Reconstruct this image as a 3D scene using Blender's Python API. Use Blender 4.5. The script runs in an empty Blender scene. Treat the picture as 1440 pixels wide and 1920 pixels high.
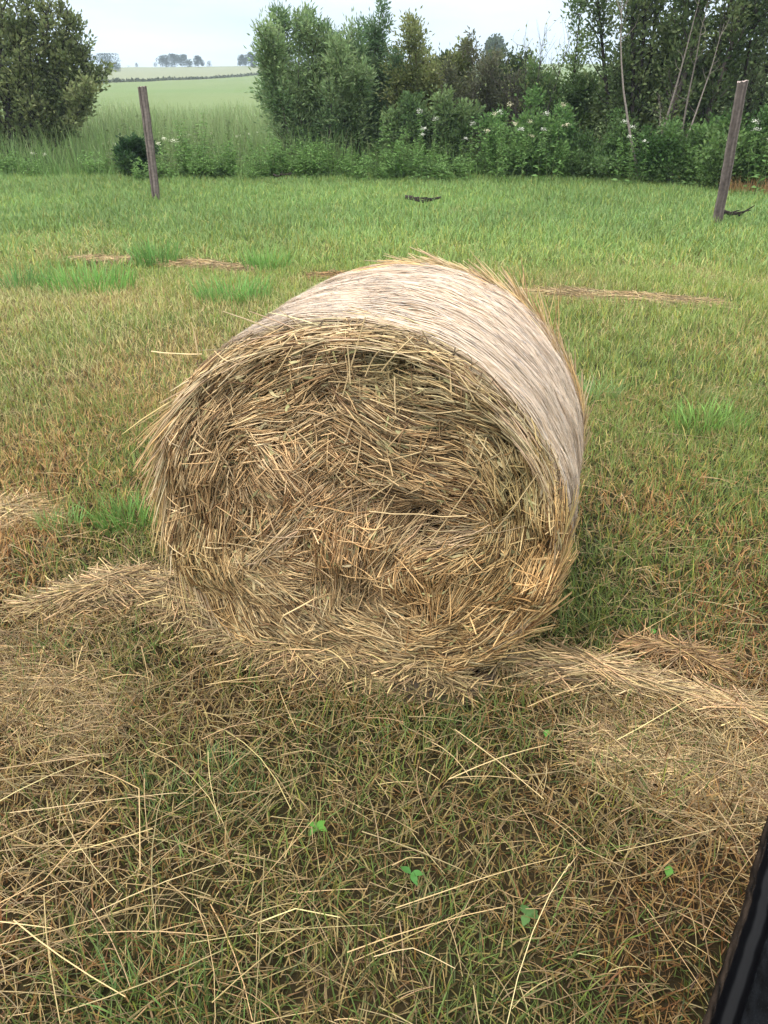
import bpy, math
import numpy as np
from mathutils import Vector

# ------------------------------------------------------------------ camera, sky, sun, exposure
S = bpy.context.scene
COL = S.collection
F, CAMH, PITCH = 1450.0, 1.70, math.radians(29.2)
cam = bpy.data.cameras.new("camera")
cam.sensor_fit = 'VERTICAL'; cam.sensor_height = 36.0; cam.lens = F / 1920 * 36.0
cam.clip_start = 0.05; cam.clip_end = 4000
camo = bpy.data.objects.new("camera", cam); COL.objects.link(camo)
camo.location = (0, 0, CAMH); camo.rotation_euler = (math.radians(90) - PITCH, 0, 0)
S.camera = camo

SUN_EL, SUN_AZ = 56.0, -140.0           # degrees; azimuth from +Y (away from camera), negative = left
w = bpy.data.worlds.new("World"); S.world = w; w.use_nodes = True
nt = w.node_tree; nt.nodes.clear()
out = nt.nodes.new("ShaderNodeOutputWorld"); bg = nt.nodes.new("ShaderNodeBackground")
sky = nt.nodes.new("ShaderNodeTexSky"); sky.sky_type = 'NISHITA'; sky.sun_disc = False
sky.sun_elevation = math.radians(SUN_EL); sky.sun_rotation = math.radians(SUN_AZ)
tc = nt.nodes.new("ShaderNodeTexCoord"); sep = nt.nodes.new("ShaderNodeSeparateXYZ")
nt.links.new(tc.outputs['Generated'], sep.inputs[0])
ramp = nt.nodes.new("ShaderNodeValToRGB")      # overcast: zenith about three times the horizon
cr = ramp.color_ramp
cr.elements[0].position = 0.0; cr.elements[0].color = (.245, .292, .345, 1)
cr.elements[1].position = 1.0; cr.elements[1].color = (1.0, 1.0, 1.0, 1)
e = cr.elements.new(0.10); e.color = (.285, .318, .36, 1)
e = cr.elements.new(0.35); e.color = (.66, .68, .70, 1)
nt.links.new(sep.outputs['Z'], ramp.inputs[0])
mp = nt.nodes.new("ShaderNodeMapping"); mp.inputs['Scale'].default_value = (1.0, 1.0, 5.0)
nz = nt.nodes.new("ShaderNodeTexNoise"); nz.inputs['Scale'].default_value = 3.2; nz.inputs['Detail'].default_value = 5
nt.links.new(tc.outputs['Generated'], mp.inputs[0]); nt.links.new(mp.outputs[0], nz.inputs['Vector'])
mr = nt.nodes.new("ShaderNodeMapRange")
mr.inputs[1].default_value = .3; mr.inputs[2].default_value = .7; mr.inputs[3].default_value = 22.0; mr.inputs[4].default_value = 31.5
nt.links.new(nz.outputs[0], mr.inputs[0])
vm = nt.nodes.new("ShaderNodeVectorMath"); vm.operation = 'SCALE'
nt.links.new(ramp.outputs[0], vm.inputs[0]); nt.links.new(mr.outputs[0], vm.inputs['Scale'])
mix = nt.nodes.new("ShaderNodeMix"); mix.data_type = 'RGBA'; mix.inputs[0].default_value = 0.9
nt.links.new(sky.outputs[0], mix.inputs[6]); nt.links.new(vm.outputs[0], mix.inputs[7])
nt.links.new(mix.outputs[2], bg.inputs[0]); bg.inputs[1].default_value = 0.10
nt.links.new(bg.outputs[0], out.inputs[0])

sun = bpy.data.lights.new("sun", 'SUN'); sun.energy = 1.5; sun.angle = math.radians(12); sun.color = (1.0, .95, .88)
suno = bpy.data.objects.new("sun", sun); COL.objects.link(suno)
_d = Vector((math.sin(math.radians(SUN_AZ)) * math.cos(math.radians(SUN_EL)), math.cos(math.radians(SUN_AZ)) * math.cos(math.radians(SUN_EL)), math.sin(math.radians(SUN_EL))))
suno.rotation_euler = _d.to_track_quat('Z', 'Y').to_euler(); suno.location = (0, 0, 30)
S.view_settings.view_transform = 'Standard'; S.view_settings.look = 'None'
S.view_settings.exposure = 0.45; S.view_settings.gamma = 1.0
S.cycles.max_bounces = 4; S.cycles.diffuse_bounces = 2; S.cycles.transmission_bounces = 4; S.cycles.volume_bounces = 1
S.cycles.transparent_max_bounces = 8

rng = np.random.default_rng(7)
A = np.asarray

# ------------------------------------------------------------------ small maths
def unproj(px, py, z=0.0):
    """photo pixel -> world point at height z"""
    a = (px - 720) / F; b = (960 - py) / F
    d = A([a, math.cos(PITCH) + b * math.sin(PITCH), -math.sin(PITCH) + b * math.cos(PITCH)])
    t = (z - CAMH) / d[2]
    return A([0, 0, CAMH]) + t * d
def at(px, py, Y):
    """photo pixel -> world point at distance Y"""
    a = (px - 720) / F; b = (960 - py) / F
    d = A([a, math.cos(PITCH) + b * math.sin(PITCH), -math.sin(PITCH) + b * math.cos(PITCH)])
    return A([0, 0, CAMH]) + d * (Y / d[1])

_T = np.random.default_rng(99).random((256, 256))
def vnoise(x, y):
    x = A(x, float); y = A(y, float)
    xi = np.floor(x).astype(int); yi = np.floor(y).astype(int)
    fx = x - xi; fy = y - yi
    fx = fx * fx * (3 - 2 * fx); fy = fy * fy * (3 - 2 * fy)
    g = lambda i, j: _T[i & 255, j & 255]
    return (g(xi, yi) * (1 - fx) + g(xi + 1, yi) * fx) * (1 - fy) + (g(xi, yi + 1) * (1 - fx) + g(xi + 1, yi + 1) * fx) * fy
def fbm(x, y, o=4):
    s = 0; a = .5; t = 0
    for k in range(o):
        s = s + a * vnoise(x * 2 ** k + 17.3 * k, y * 2 ** k + 5.1 * k); t += a; a *= .5
    return s / t
def norm(v):
    return v / np.maximum(np.linalg.norm(v, axis=-1, keepdims=True), 1e-9)
def lerp(a, b, t):
    return a + (b - a) * t
def idw(px, py, pts, vals, p=3.0, eps=0.02):
    d2 = (px[:, None] - pts[None, :, 0]) ** 2 + (py[:, None] - pts[None, :, 1]) ** 2 + eps * eps
    wt = d2 ** (-p / 2)
    return (wt @ vals) / wt.sum(1)[:, None]

# ------------------------------------------------------------------ materials
def mat_attr(name, rough=.7, trans=0.0, spec=.25, bump=0.0, bscale=40.0, var=0.0):
    m = bpy.data.materials.new(name); m.use_nodes = True
    n = m.node_tree; n.nodes.clear(); L = n.links.new
    o = n.nodes.new("ShaderNodeOutputMaterial"); p = n.nodes.new("ShaderNodeBsdfPrincipled")
    a = n.nodes.new("ShaderNodeAttribute"); a.attribute_name = "Col"
    c = a.outputs['Color']
    if var or bump:
        t = n.nodes.new("ShaderNodeTexCoord"); z = n.nodes.new("ShaderNodeTexNoise")
        z.inputs['Scale'].default_value = bscale; z.inputs['Detail'].default_value = 5
        L(t.outputs['Object'], z.inputs['Vector'])
    if var:
        r = n.nodes.new("ShaderNodeMapRange"); r.inputs[1].default_value = .25; r.inputs[2].default_value = .75
        r.inputs[3].default_value = 1 - var; r.inputs[4].default_value = 1 + var
        L(z.outputs[0], r.inputs[0])
        v = n.nodes.new("ShaderNodeVectorMath"); v.operation = 'SCALE'
        L(c, v.inputs[0]); L(r.outputs[0], v.inputs['Scale']); c = v.outputs[0]
    if bump:
        b = n.nodes.new("ShaderNodeBump"); b.inputs['Strength'].default_value = bump; b.inputs['Distance'].default_value = .02
        L(z.outputs[0], b.inputs['Height']); L(b.outputs[0], p.inputs['Normal'])
    L(c, p.inputs['Base Color']); p.inputs['Roughness'].default_value = rough
    p.inputs['Specular IOR Level'].default_value = spec
    if trans:
        tr = n.nodes.new("ShaderNodeBsdfTranslucent"); L(c, tr.inputs['Color'])
        mx = n.nodes.new("ShaderNodeMixShader"); mx.inputs[0].default_value = trans
        L(p.outputs[0], mx.inputs[1]); L(tr.outputs[0], mx.inputs[2]); L(mx.outputs[0], o.inputs[0])
    else:
        L(p.outputs[0], o.inputs[0])
    return m
M_STRAW = mat_attr("straw", .55, .12, .35)
M_NET = mat_attr("net", .5, .10, .3)
M_BLADE = mat_attr("grass_blade", .5, .28, .3)
M_LEAF = mat_attr("leaf", .5, .40, .2)
M_BARK = mat_attr("bark", .9, 0, .1, .5, 30, .3)
M_GROUND = mat_attr("soil", .95, 0, .1, .6, 25, .35)
M_FLOWER = mat_attr("flower", .7, .3, .1)

# ------------------------------------------------------------------ mesh builders
def mesh_obj(name, V, Q, C, mat, parent=None, tris=None, smooth=False):
    V = np.ascontiguousarray(V, np.float32).reshape(-1, 3)
    me = bpy.data.meshes.new(name)
    me.vertices.add(len(V)); me.vertices.foreach_set("co", V.ravel())
    Q = np.zeros((0, 4), np.int32) if Q is None else A(Q, np.int32).reshape(-1, 4)
    Tq = np.zeros((0, 3), np.int32) if tris is None else A(tris, np.int32).reshape(-1, 3)
    li = np.concatenate([Q.ravel(), Tq.ravel()]).astype(np.int32)
    starts = np.concatenate([np.arange(len(Q)) * 4, len(Q) * 4 + np.arange(len(Tq)) * 3]).astype(np.int32)
    me.loops.add(len(li)); me.loops.foreach_set("vertex_index", li)
    me.polygons.add(len(starts)); me.polygons.foreach_set("loop_start", starts)
    me.update(calc_edges=True)
    at_ = me.attributes.new("Col", 'FLOAT_COLOR', 'POINT')
    c4 = np.ones((len(V), 4), np.float32); c4[:, :3] = np.broadcast_to(A(C, np.float32), (len(V), 3)) if A(C).ndim == 1 else A(C, np.float32).reshape(-1, 3)
    at_.data.foreach_set("color", c4.ravel())
    if smooth:
        me.polygons.foreach_set("use_smooth", np.ones(len(starts), bool))
    me.materials.append(mat)
    ob = bpy.data.objects.new(name, me); COL.objects.link(ob)
    if parent is not None: ob.parent = parent
    return ob
class Geo:
    def __init__(s): s.V = []; s.Q = []; s.T = []; s.C = []; s.n = 0
    def add(s, V, Q, C, T=None):
        V = A(V).reshape(-1, 3); s.V.append(V)
        if Q is not None: s.Q.append(A(Q).reshape(-1, 4) + s.n)
        if T is not None: s.T.append(A(T).reshape(-1, 3) + s.n)
        C = A(C, float); s.C.append(np.broadcast_to(C, V.shape) if C.ndim == 1 else C.reshape(-1, 3)); s.n += len(V)
    def strips(s, P, W, side, C):
        """flat ribbons: P (N,K,3) centre lines, W (N,K) widths, side (N,3)/(N,K,3), C (N,3)/(N,K,3)"""
        N, K, _ = P.shape
        if side.ndim == 2: side = side[:, None, :]
        if C.ndim == 2: C = np.repeat(C[:, None, :], K, 1)
        o = side * (W[..., None] * .5)
        V = np.stack([P - o, P + o], 2)
        b = (np.arange(N) * K * 2)[:, None] + (np.arange(K - 1) * 2)[None]
        s.add(V, np.stack([b, b + 1, b + 3, b + 2], -1), np.repeat(C[:, :, None, :], 2, 2))
    def tubes(s, P, W, C, sides=3):
        """thin stalks with real thickness"""
        N, K, _ = P.shape
        t = norm(np.gradient(P, axis=1))
        ref = norm(np.random.default_rng(3).normal(size=(N, 1, 3)))
        a = norm(np.cross(t, ref)); b = np.cross(t, a)
        if C.ndim == 2: C = np.repeat(C[:, None, :], K, 1)
        ang = np.arange(sides) * 2 * math.pi / sides
        V = P[:, :, None, :] + (a[:, :, None, :] * np.cos(ang)[None, None, :, None] + b[:, :, None, :] * np.sin(ang)[None, None, :, None]) * (W[..., None, None] * .5)
        i0 = (np.arange(N) * K * sides)[:, None, None] + (np.arange(K - 1) * sides)[None, :, None]
        j = np.arange(sides)[None, None]; j2 = (j + 1) % sides
        s.add(V, np.stack([i0 + j, i0 + j2, i0 + sides + j2, i0 + sides + j], -1), np.repeat(C[:, :, None, :], sides, 2))
    def leaves(s, P, D, U, L, W, C):
        """bent rhombic leaves: base P, direction D, up U, length L, width W"""
        D = norm(D); sd = norm(np.cross(D, U)); up = np.cross(sd, D)
        L = L[:, None]; W = W[:, None]
        V = np.stack([P, P + D * L * .45 - sd * W * .5 + up * W * .18, P + D * L * .97 - up * L * .12, P + D * L * .45 + sd * W * .5 + up * W * .18], 1)
        N = len(P); b = np.arange(N)[:, None] * 4
        T = np.concatenate([b + A([[0, 1, 2]]), b + A([[0, 2, 3]])], 0)
        s.add(V, None, np.repeat(C[:, None, :], 4, 1), T)
    def build(s, name, mat, parent=None, smooth=False):
        return mesh_obj(name, np.concatenate(s.V), np.concatenate(s.Q) if s.Q else None, np.concatenate(s.C), mat, parent, np.concatenate(s.T) if s.T else None, smooth)
def tag(o, label=None, cat=None, group=None, kind=None):
    if label: o['label'] = label
    if cat: o['category'] = cat
    if group: o['group'] = group
    if kind: o['kind'] = kind
    return o
def empty(name, loc, rz=0.0):
    o = bpy.data.objects.new(name, None); COL.objects.link(o)
    o.empty_display_size = .1; o.location = tuple(float(v) for v in loc); o.rotation_euler = (0, 0, rz); return o
def copy_tree(o, parent=None):
    c = o.copy(); COL.objects.link(c); c.parent = parent
    for ch in list(o.children): copy_tree(ch, c)
    return c

# ------------------------------------------------------------------ terrain
def ground_z(x, y):
    x = A(x, float); y = A(y, float)
    z = (fbm(x * .9 + 30, y * .9, 4) - .5) * .07 * np.clip((y + 1) / 2, 0.3, 1)
    z = z - .35 * np.exp(-((y - 18.6) / 1.1) ** 2)                    # ditch under the shrubs
    t = np.clip((y - 60) / 370, 0, 1)
    rise = 7.6 * t ** 1.6 - 9 * np.clip((y - 430) / 250, 0, 1) ** 1.5
    z = z + rise * (1 + .12 * np.sin(x / 90.0 + .6) * np.clip((y - 100) / 300, 0, 1))
    z = z + (fbm(x * .05, y * .05, 3) - .5) * .5 * np.clip((y - 30) / 60, 0, 1)
    return z

# greenness g and straw litter l over the mown ground, control points read off the photo
_cp = A([(0,1880,.3,.5),(250,1870,.55,.3),(700,1880,.3,.22),(900,1850,.65,.12),(1250,1880,.35,.15),
 (100,1650,.08,.75),(400,1640,.4,.35),(750,1650,.42,.18),(1000,1640,.3,.22),(1300,1650,.12,.3),
 (50,1480,.1,.5),(400,1470,.6,.35),(800,1480,.3,.25),(1100,1480,.2,.4),(1380,1470,.08,.9),
 (60,1320,.05,1),(250,1330,.3,.7),(450,1320,.35,.7),(800,1330,.5,.5),(1100,1340,.15,.8),(1380,1330,.05,1),
 (50,1170,.1,.85),(250,1230,.5,.55),(1150,1150,.62,.45),(1400,1150,.5,.5),
 (40,980,.15,.8),(200,980,.65,.3),(1150,1010,.65,.4),(1400,1000,.65,.2),
 (100,880,.3,.2),(220,880,.45,.15),(1200,890,.5,.2),(1400,880,.62,.15),
 (100,800,.38,.08),(1150,800,.65,.1),(1320,790,.75,.05),(1420,760,.5,.05),
 (100,700,.3,.05),(260,690,.24,.05),(1250,690,.68,.03),(1400,700,.62,.03),
 (100,600,.28,.03),(330,600,.32,.03),(1200,610,.75,.02),(1400,620,.7,.02),
 (150,530,.5,0),(400,540,.6,0),(40,560,.3,0),(1200,525,.6,0),(1400,540,.65,0),
 (100,460,.62,0),(400,450,.75,0),(700,450,.85,0),(1300,450,.95,0),
 (100,400,.92,0),(500,390,1,0),(800,400,.9,0),(1300,400,1,0),(100,340,1,0),(700,350,1,0),(1300,360,1,0)], float)
_cw = np.stack([unproj(a, b)[:2] for a, b in _cp[:, :2]])
_cq = np.stack([_cw[:, 0] / (_cw[:, 1] + .5), np.log(_cw[:, 1] + .3)], 1)
def cover(x, y):
    """(greenness, litter) of the mown ground at world x, y"""
    o = []
    for k in range(0, len(x), 60000):
        xx = x[k:k + 60000]; yy = np.clip(y[k:k + 60000], .4, 30)
        o.append(idw(xx / (yy + .5), np.log(yy + .3), _cq, _cp[:, 2:4], 4.0, .05))
    o = np.concatenate(o)
    g = o[:, 0] + (fbm(x * 1.6 + 3, y * 1.6, 4) - .5) * .9 + (fbm(x * 7 + 9, y * 7, 2) - .5) * .3
    return np.clip(g, 0, 1), np.clip(o[:, 1] + (fbm(x * 2.3 + 70, y * 2.3, 3) - .5) * .7 * (o[:, 1] > .04), 0, 1.2)

ys = np.concatenate([np.arange(-6, .5, .5), np.arange(.5, 5, .05), np.arange(5, 22, .15), np.arange(22, 60, 1.0), np.arange(60, 240, 5), np.arange(240, 360, 2.5), np.arange(360, 700, 10)])
xs = np.concatenate([np.arange(-420, -40, 10), np.arange(-40, -9, 1.0), np.arange(-9, -3, .2), np.arange(-3, 3, .06), np.arange(3, 9, .2), np.arange(9, 40, 1.0), np.arange(40, 421, 10)])
gx, gy = np.meshgrid(xs, ys); fx, fy = gx.ravel(), gy.ravel()
gz = ground_z(fx, fy)
g, l = cover(fx, fy)
dry = A([.032, .021, .010]); grn = A([.017, .021, .007])  # near soil, darkened further to paint the shade between the blades
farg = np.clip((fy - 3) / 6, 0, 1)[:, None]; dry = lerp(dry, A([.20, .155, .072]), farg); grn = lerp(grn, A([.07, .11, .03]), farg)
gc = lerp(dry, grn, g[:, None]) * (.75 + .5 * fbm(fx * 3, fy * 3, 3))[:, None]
near = np.clip((fy - 22) / 10, 0, 1)[:, None]
n1 = fbm(fx * .06, fy * .02, 4)[:, None]
crop = lerp(A([.105, .150, .052]), A([.14, .175, .072]), np.clip((n1 - .3) * 2.0, 0, 1))
crop = lerp(crop, A([.18, .185, .115]), (np.clip((fy - 155 - np.clip(fx + 58, 0, 60) * 4.857) / 8, 0, 1) * .8)[:, None])
crop = lerp(crop, A([.10, .16, .05]), (np.exp(-((fy - 120) / 12) ** 2) * (fx > -40) * .5)[:, None])
gc = lerp(gc, crop, near)
ix = np.arange(len(xs) - 1)[None]; iy = np.arange(len(ys) - 1)[:, None]
b = iy * len(xs) + ix
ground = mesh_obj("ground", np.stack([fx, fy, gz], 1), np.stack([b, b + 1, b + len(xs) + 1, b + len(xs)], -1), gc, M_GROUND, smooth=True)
tag(ground, kind='structure')

# ------------------------------------------------------------------ the round bale
BX, BY, BTH, BR, BL, BFL = -.11, 1.98, .267, .630, .90, .116
BRT = A([math.cos(BTH), -math.sin(BTH), 0]); BAX = A([math.sin(BTH), math.cos(BTH), 0]); BUP = A([0, 0, 1.])
BO = A([BX, BY, 0])
def bale_w(u, s, v):
    """bale coordinates (right, along the axis, up) -> world"""
    u = A(u)[..., None]; s = A(s)[..., None]; v = A(v)[..., None]
    return BO + BRT * u + BAX * s + BUP * v
CV = BR - BFL
def face_uv(px, py):
    a = (px - 720) / F; b = (960 - py) / F
    d = A([a, math.cos(PITCH) + b * math.sin(PITCH), -math.sin(PITCH) + b * math.cos(PITCH)])
    o = A([0, 0, CAMH]); t = ((BO - o) @ BAX) / (d @ BAX); p = o + d * t - BO
    return A([p @ BRT, p[2]])
def rim_r(t):
    """outline radius at angle t (0 = right, 90 = up), flattened where it stands"""
    r = BR * (1 + .012 * np.sin(3 * t + .5) + .010 * np.sin(5 * t + 2))
    sn = np.sin(t)
    r = r - .05 * np.exp(-((t - 2 * math.pi * (t > math.pi) + .95) / .38) ** 2)
    lim = np.where(sn < -.05, (CV - .003 - .04 * np.cos(t) ** 2 - .035 * np.clip(np.cos(t), 0, 1)) / np.maximum(-sn, .05), 9)
    return np.minimum(r, lim)
_flow = A([(330,850,75),(300,800,52),(350,740,45),(400,690,40),(450,660,32),(520,635,20),(600,620,10),(660,615,0),
 (400,760,58),(460,720,40),(540,690,25),(620,680,8),(490,785,8),(590,740,55),(600,765,35),(640,760,-30),(560,760,15),
 (380,850,72),(430,850,58),(470,825,30),(520,850,-50),(560,880,-52),(605,870,40),(640,880,42),(330,920,88),(400,920,80),
 (700,612,-2),(780,632,-15),(850,670,-30),(920,730,-45),(970,790,-55),(1010,860,-70),(1030,930,-80),
 (740,690,10),(700,720,-22),(800,760,-10),(880,790,-30),(740,780,-30),(700,820,-40),(780,850,-30),(850,880,-10),(820,820,0),(900,870,-45),(950,900,-75),(680,870,-45),(720,900,-15),
 (310,1000,-82),(350,1000,86),(400,980,88),(430,1000,84),(470,1000,60),(530,970,45),(560,940,45),(480,920,-60),(520,930,-45),(600,930,40),(640,910,30),
 (640,1000,85),(660,1050,80),(600,1020,82),(620,1080,84),(560,1050,-10),(500,1060,-35),(420,1060,-65),(360,1090,-66),(400,1120,-60),(460,1130,-54),(530,1140,-44),(600,1170,-38),(640,1200,-28),(450,1200,-15),(560,1230,-8),(400,1190,-65),
 (700,1000,75),(730,1010,50),(690,1090,65),(760,980,20),(800,950,-15),(750,920,-20),(720,945,0),(850,960,-20),(830,1000,8),(860,1020,20),(900,1040,32),(800,1040,20),(780,1080,-70),(800,1110,-80),(850,1090,65),(720,1110,-30),(700,1160,-25),(780,1180,-15),(850,1180,10),(800,1200,0),(900,1130,35),(940,1060,60),(960,1000,85),(990,920,-85),(1000,1050,65),(980,1110,55),(960,1160,45),(920,1200,22),(850,1230,0),(740,1230,-15),(900,1230,8)], float)
_fp = np.stack([face_uv(a, b) for a, b in _flow[:, :2]])
_fq = np.stack([face_uv(a + 12 * math.cos(math.radians(t)), b - 12 * math.sin(math.radians(t))) for a, b, t in _flow])
_fa = np.arctan2(_fq[:, 1] - _fp[:, 1], _fq[:, 0] - _fp[:, 0])
_fv = np.stack([np.cos(2 * _fa), np.sin(2 * _fa)], 1)
def flow(u, v):
    q = idw(u, v, _fp, _fv, 4.0, .03)
    return .5 * np.arctan2(q[:, 1], q[:, 0])
# relief of the end face: (px, py, radius m, depth m) hollows (+) and bulges (-)
_rel = [(778,980,.05,.10),(815,970,.035,.05),(735,1050,.04,.04),(740,690,.06,.045),(700,672,.05,.03),(970,840,.05,.045),(990,900,.05,.04),(955,800,.05,.03),(430,742,.04,.04),(470,735,.04,.03),
 (600,745,.05,.03),(380,980,.05,.035),(700,1110,.05,.04),(600,1095,.05,.03),(870,1005,.05,.03),(640,1000,.09,-.05),(560,880,.12,-.035),(850,1050,.08,-.03),(700,780,.12,-.02),(540,1150,.12,-.03),(860,880,.1,-.01),(960,970,.04,.035),(870,945,.06,.03)]
_relp = [(face_uv(a, b), r, d) for a, b, r, d in _rel]
def relief(u, v):
    """how far the face lies behind its plane"""
    d = (fbm(u * 9 + 4, v * 9 + 8, 4) - .5) * .085
    for (c, r, k) in _relp:
        d = d + k * np.exp(-((u - c[0]) ** 2 + (v - c[1]) ** 2) / (r * r))
    t = np.arctan2(v - CV, u); rr = np.hypot(u, v - CV) / rim_r(t)
    d = d + .04 * np.clip((rr - .92) / .08, 0, 1.2) ** 2
    return d

bale = empty("hay_bale", (BX, BY, 0))
tag(bale, "large round hay bale wrapped in white net, its swirled straw end facing the viewer", "hay bale")
def bobj(geo, name, mat, kind=None):
    geo.V = [v - BO for v in geo.V]
    o = geo.build(name, mat, bale)
    if kind: o['kind'] = kind
    return o
def straw_cols(n, base=None, lo=.45, hi=1.25):
    pal = A([(.58, .435, .245), (.50, .365, .20), (.36, .245, .125), (.24, .145, .07), (.57, .46, .29), (.38, .31, .18), (.16, .095, .05)])
    c = pal[rng.choice(len(pal), n, p=[.22, .25, .2, .1, .12, .07, .04])]
    return np.clip(c * rng.uniform(lo, hi, (n, 1)), 0, .8)
# solid body: polar front face + drum + back face
NT, NR, NS = 180, 46, 16
t = np.linspace(0, 2 * math.pi, NT, endpoint=False)
core = Geo()
rr = np.linspace(0, 1, NR)[:, None]
U = rr * rim_r(t)[None] * np.cos(t)[None] * .985; Vv = CV + rr * rim_r(t)[None] * np.sin(t)[None] * .985
D = relief(U.ravel(), Vv.ravel()).reshape(U.shape) + .022
fc = bale_w(U, D, Vv)
i = np.arange(NR - 1)[:, None]; j = np.arange(NT)[None]; j2 = (j + 1) % NT
core.add(fc, np.stack([i * NT + j, i * NT + j2, (i + 1) * NT + j2, (i + 1) * NT + j], -1), A([.06, .036, .016]))  # end face coloured dark to paint the shade behind the straws
def drum_r(t, s):
    """drum radius at angle t, distance s along the axis"""
    q = s / BL
    e = 1 - .055 * np.clip(1 - s / .10, 0, 1) ** 2 - .05 * np.clip(1 - (BL - s) / .08, 0, 1) ** 2
    e = e + .010 * np.sin(math.pi * np.clip(q, 0, 1)) - .004 * q
    lump = (fbm(t * 6 + 11, s * 14 + 2, 3) - .5) * .018
    r = rim_r(t) * e + lump
    sn = np.sin(t)
    lim = np.where(sn < -.05, (CV - .002) / np.maximum(-sn, .05), 9)
    return np.minimum(r, lim)
ss = np.linspace(.085, BL - .01, NS)[:, None]
R = drum_r(np.broadcast_to(t, (NS, NT)), np.broadcast_to(ss, (NS, NT))) - .006
dr = bale_w(R * np.cos(t), np.broadcast_to(ss, R.shape), CV + R * np.sin(t))
ring = bale_w(R[-1:] * np.cos(t) * A([.7, .01])[:, None], np.broadcast_to(A([BL + .03, BL + .04])[:, None], (2, NT)), CV + R[-1:] * np.sin(t) * A([.7, .01])[:, None])
dr = np.concatenate([fc[-1:], dr, ring], 0); nn = len(dr)
i = np.arange(nn - 1)[:, None]
core.add(dr, np.stack([i * NT + j, i * NT + j2, (i + 1) * NT + j2, (i + 1) * NT + j], -1), A([.34, .25, .15]))
bobj(core, "bale_core", M_STRAW)

# colour of the straw across the face, shade painted into its hollows: (px, py, r, g, b) multipliers
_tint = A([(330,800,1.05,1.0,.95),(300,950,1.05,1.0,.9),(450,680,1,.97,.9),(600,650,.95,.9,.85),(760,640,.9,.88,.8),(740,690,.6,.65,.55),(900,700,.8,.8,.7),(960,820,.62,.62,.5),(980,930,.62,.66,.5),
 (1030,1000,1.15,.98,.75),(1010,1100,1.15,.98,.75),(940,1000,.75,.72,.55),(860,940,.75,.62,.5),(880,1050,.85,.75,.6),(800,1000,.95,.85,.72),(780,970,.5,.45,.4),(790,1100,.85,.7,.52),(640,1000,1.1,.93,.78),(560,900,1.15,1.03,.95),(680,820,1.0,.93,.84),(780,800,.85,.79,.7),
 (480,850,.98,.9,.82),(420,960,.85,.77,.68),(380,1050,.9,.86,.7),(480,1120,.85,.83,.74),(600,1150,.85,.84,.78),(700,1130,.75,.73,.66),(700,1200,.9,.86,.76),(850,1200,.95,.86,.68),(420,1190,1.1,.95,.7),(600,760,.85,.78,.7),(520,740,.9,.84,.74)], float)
_tp = np.stack([face_uv(a, b) for a, b in _tint[:, :2]])
def inside(u, v, k=1.0):
    tt = np.arctan2(v - CV, u); return np.hypot(u, v - CV) < rim_r(tt) * k
def face_straw(n, Lr, off, jit, wr, colmul=1.0, kmax=1.0, bend=.10, tilt=.12):
    u = rng.uniform(-.68, .68, n * 2); v = rng.uniform(-.02, 1.2, n * 2)
    k = inside(u, v, kmax); u = u[k][:n]; v = v[k][:n]; n = len(u)
    th = flow(u, v) + rng.normal(0, 1, n) * jit * np.where(rng.random(n) < .2, 3.2, 1)
    th = th + math.pi * (rng.random(n) < .5)
    L = rng.uniform(*Lr, n) * rng.uniform(.6, 1.0, n)
    K = 5; q = np.linspace(-.5, .5, K)
    # follow the lay of the straw
    pu = np.zeros((n, K)); pv = np.zeros((n, K)); pu[:, 2] = u; pv[:, 2] = v
    for sg in (1, -1):
        cu, cv, ct = u.copy(), v.copy(), th.copy()
        for m in (1, 2):
            a2 = flow(cu, cv); dlt = (a2 - ct + math.pi / 2) % math.pi - math.pi / 2
            ct = ct + .45 * np.clip(dlt, -.5, .5) * (np.abs(dlt) < .7)
            cu = cu + sg * np.cos(ct) * L / 4; cv = cv + sg * np.sin(ct) * L / 4
            pu[:, 2 + sg * m] = cu; pv[:, 2 + sg * m] = cv
    # keep ends within the rim
    tt = np.arctan2(pv - CV, pu); rad = np.hypot(pu, pv - CV); lim = rim_r(tt) * rng.uniform(.985, 1.035, (n, 1))
    sc = np.minimum(1, lim / np.maximum(rad, 1e-6)); pu = pu * sc; pv = CV + (pv - CV) * sc
    pv = np.maximum(pv, .004)
    dep = relief(pu.ravel(), pv.ravel()).reshape(n, K)
    tl = rng.normal(0, tilt, n)[:, None] * q[None] * L[:, None]
    dep = dep - rng.uniform(*off, n)[:, None] + tl
    P = bale_w(pu, dep, pv)
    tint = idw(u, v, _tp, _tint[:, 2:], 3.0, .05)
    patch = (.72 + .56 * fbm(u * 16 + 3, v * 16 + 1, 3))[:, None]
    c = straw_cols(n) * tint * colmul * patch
    W = rng.uniform(*wr, n)[:, None] * A([.8, 1, 1, 1, .7])[None]
    return P, W, c
gf = Geo()
for n, Lr, off, jit, cm in ((8000, (.05, .15), (-.026, -.006), .30, .40), (12500, (.05, .17), (-.008, .012), .26, .90), (7800, (.05, .21), (.010, .034), .24, 1.42)):  # deep layer darkened, top layer brightened: shade between straws is in the colour
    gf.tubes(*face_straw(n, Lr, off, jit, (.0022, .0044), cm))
gf.tubes(*face_straw(1100, (.06, .22), (.014, .036), .8, (.0034, .0054), 1.4, .97, tilt=.25))
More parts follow.
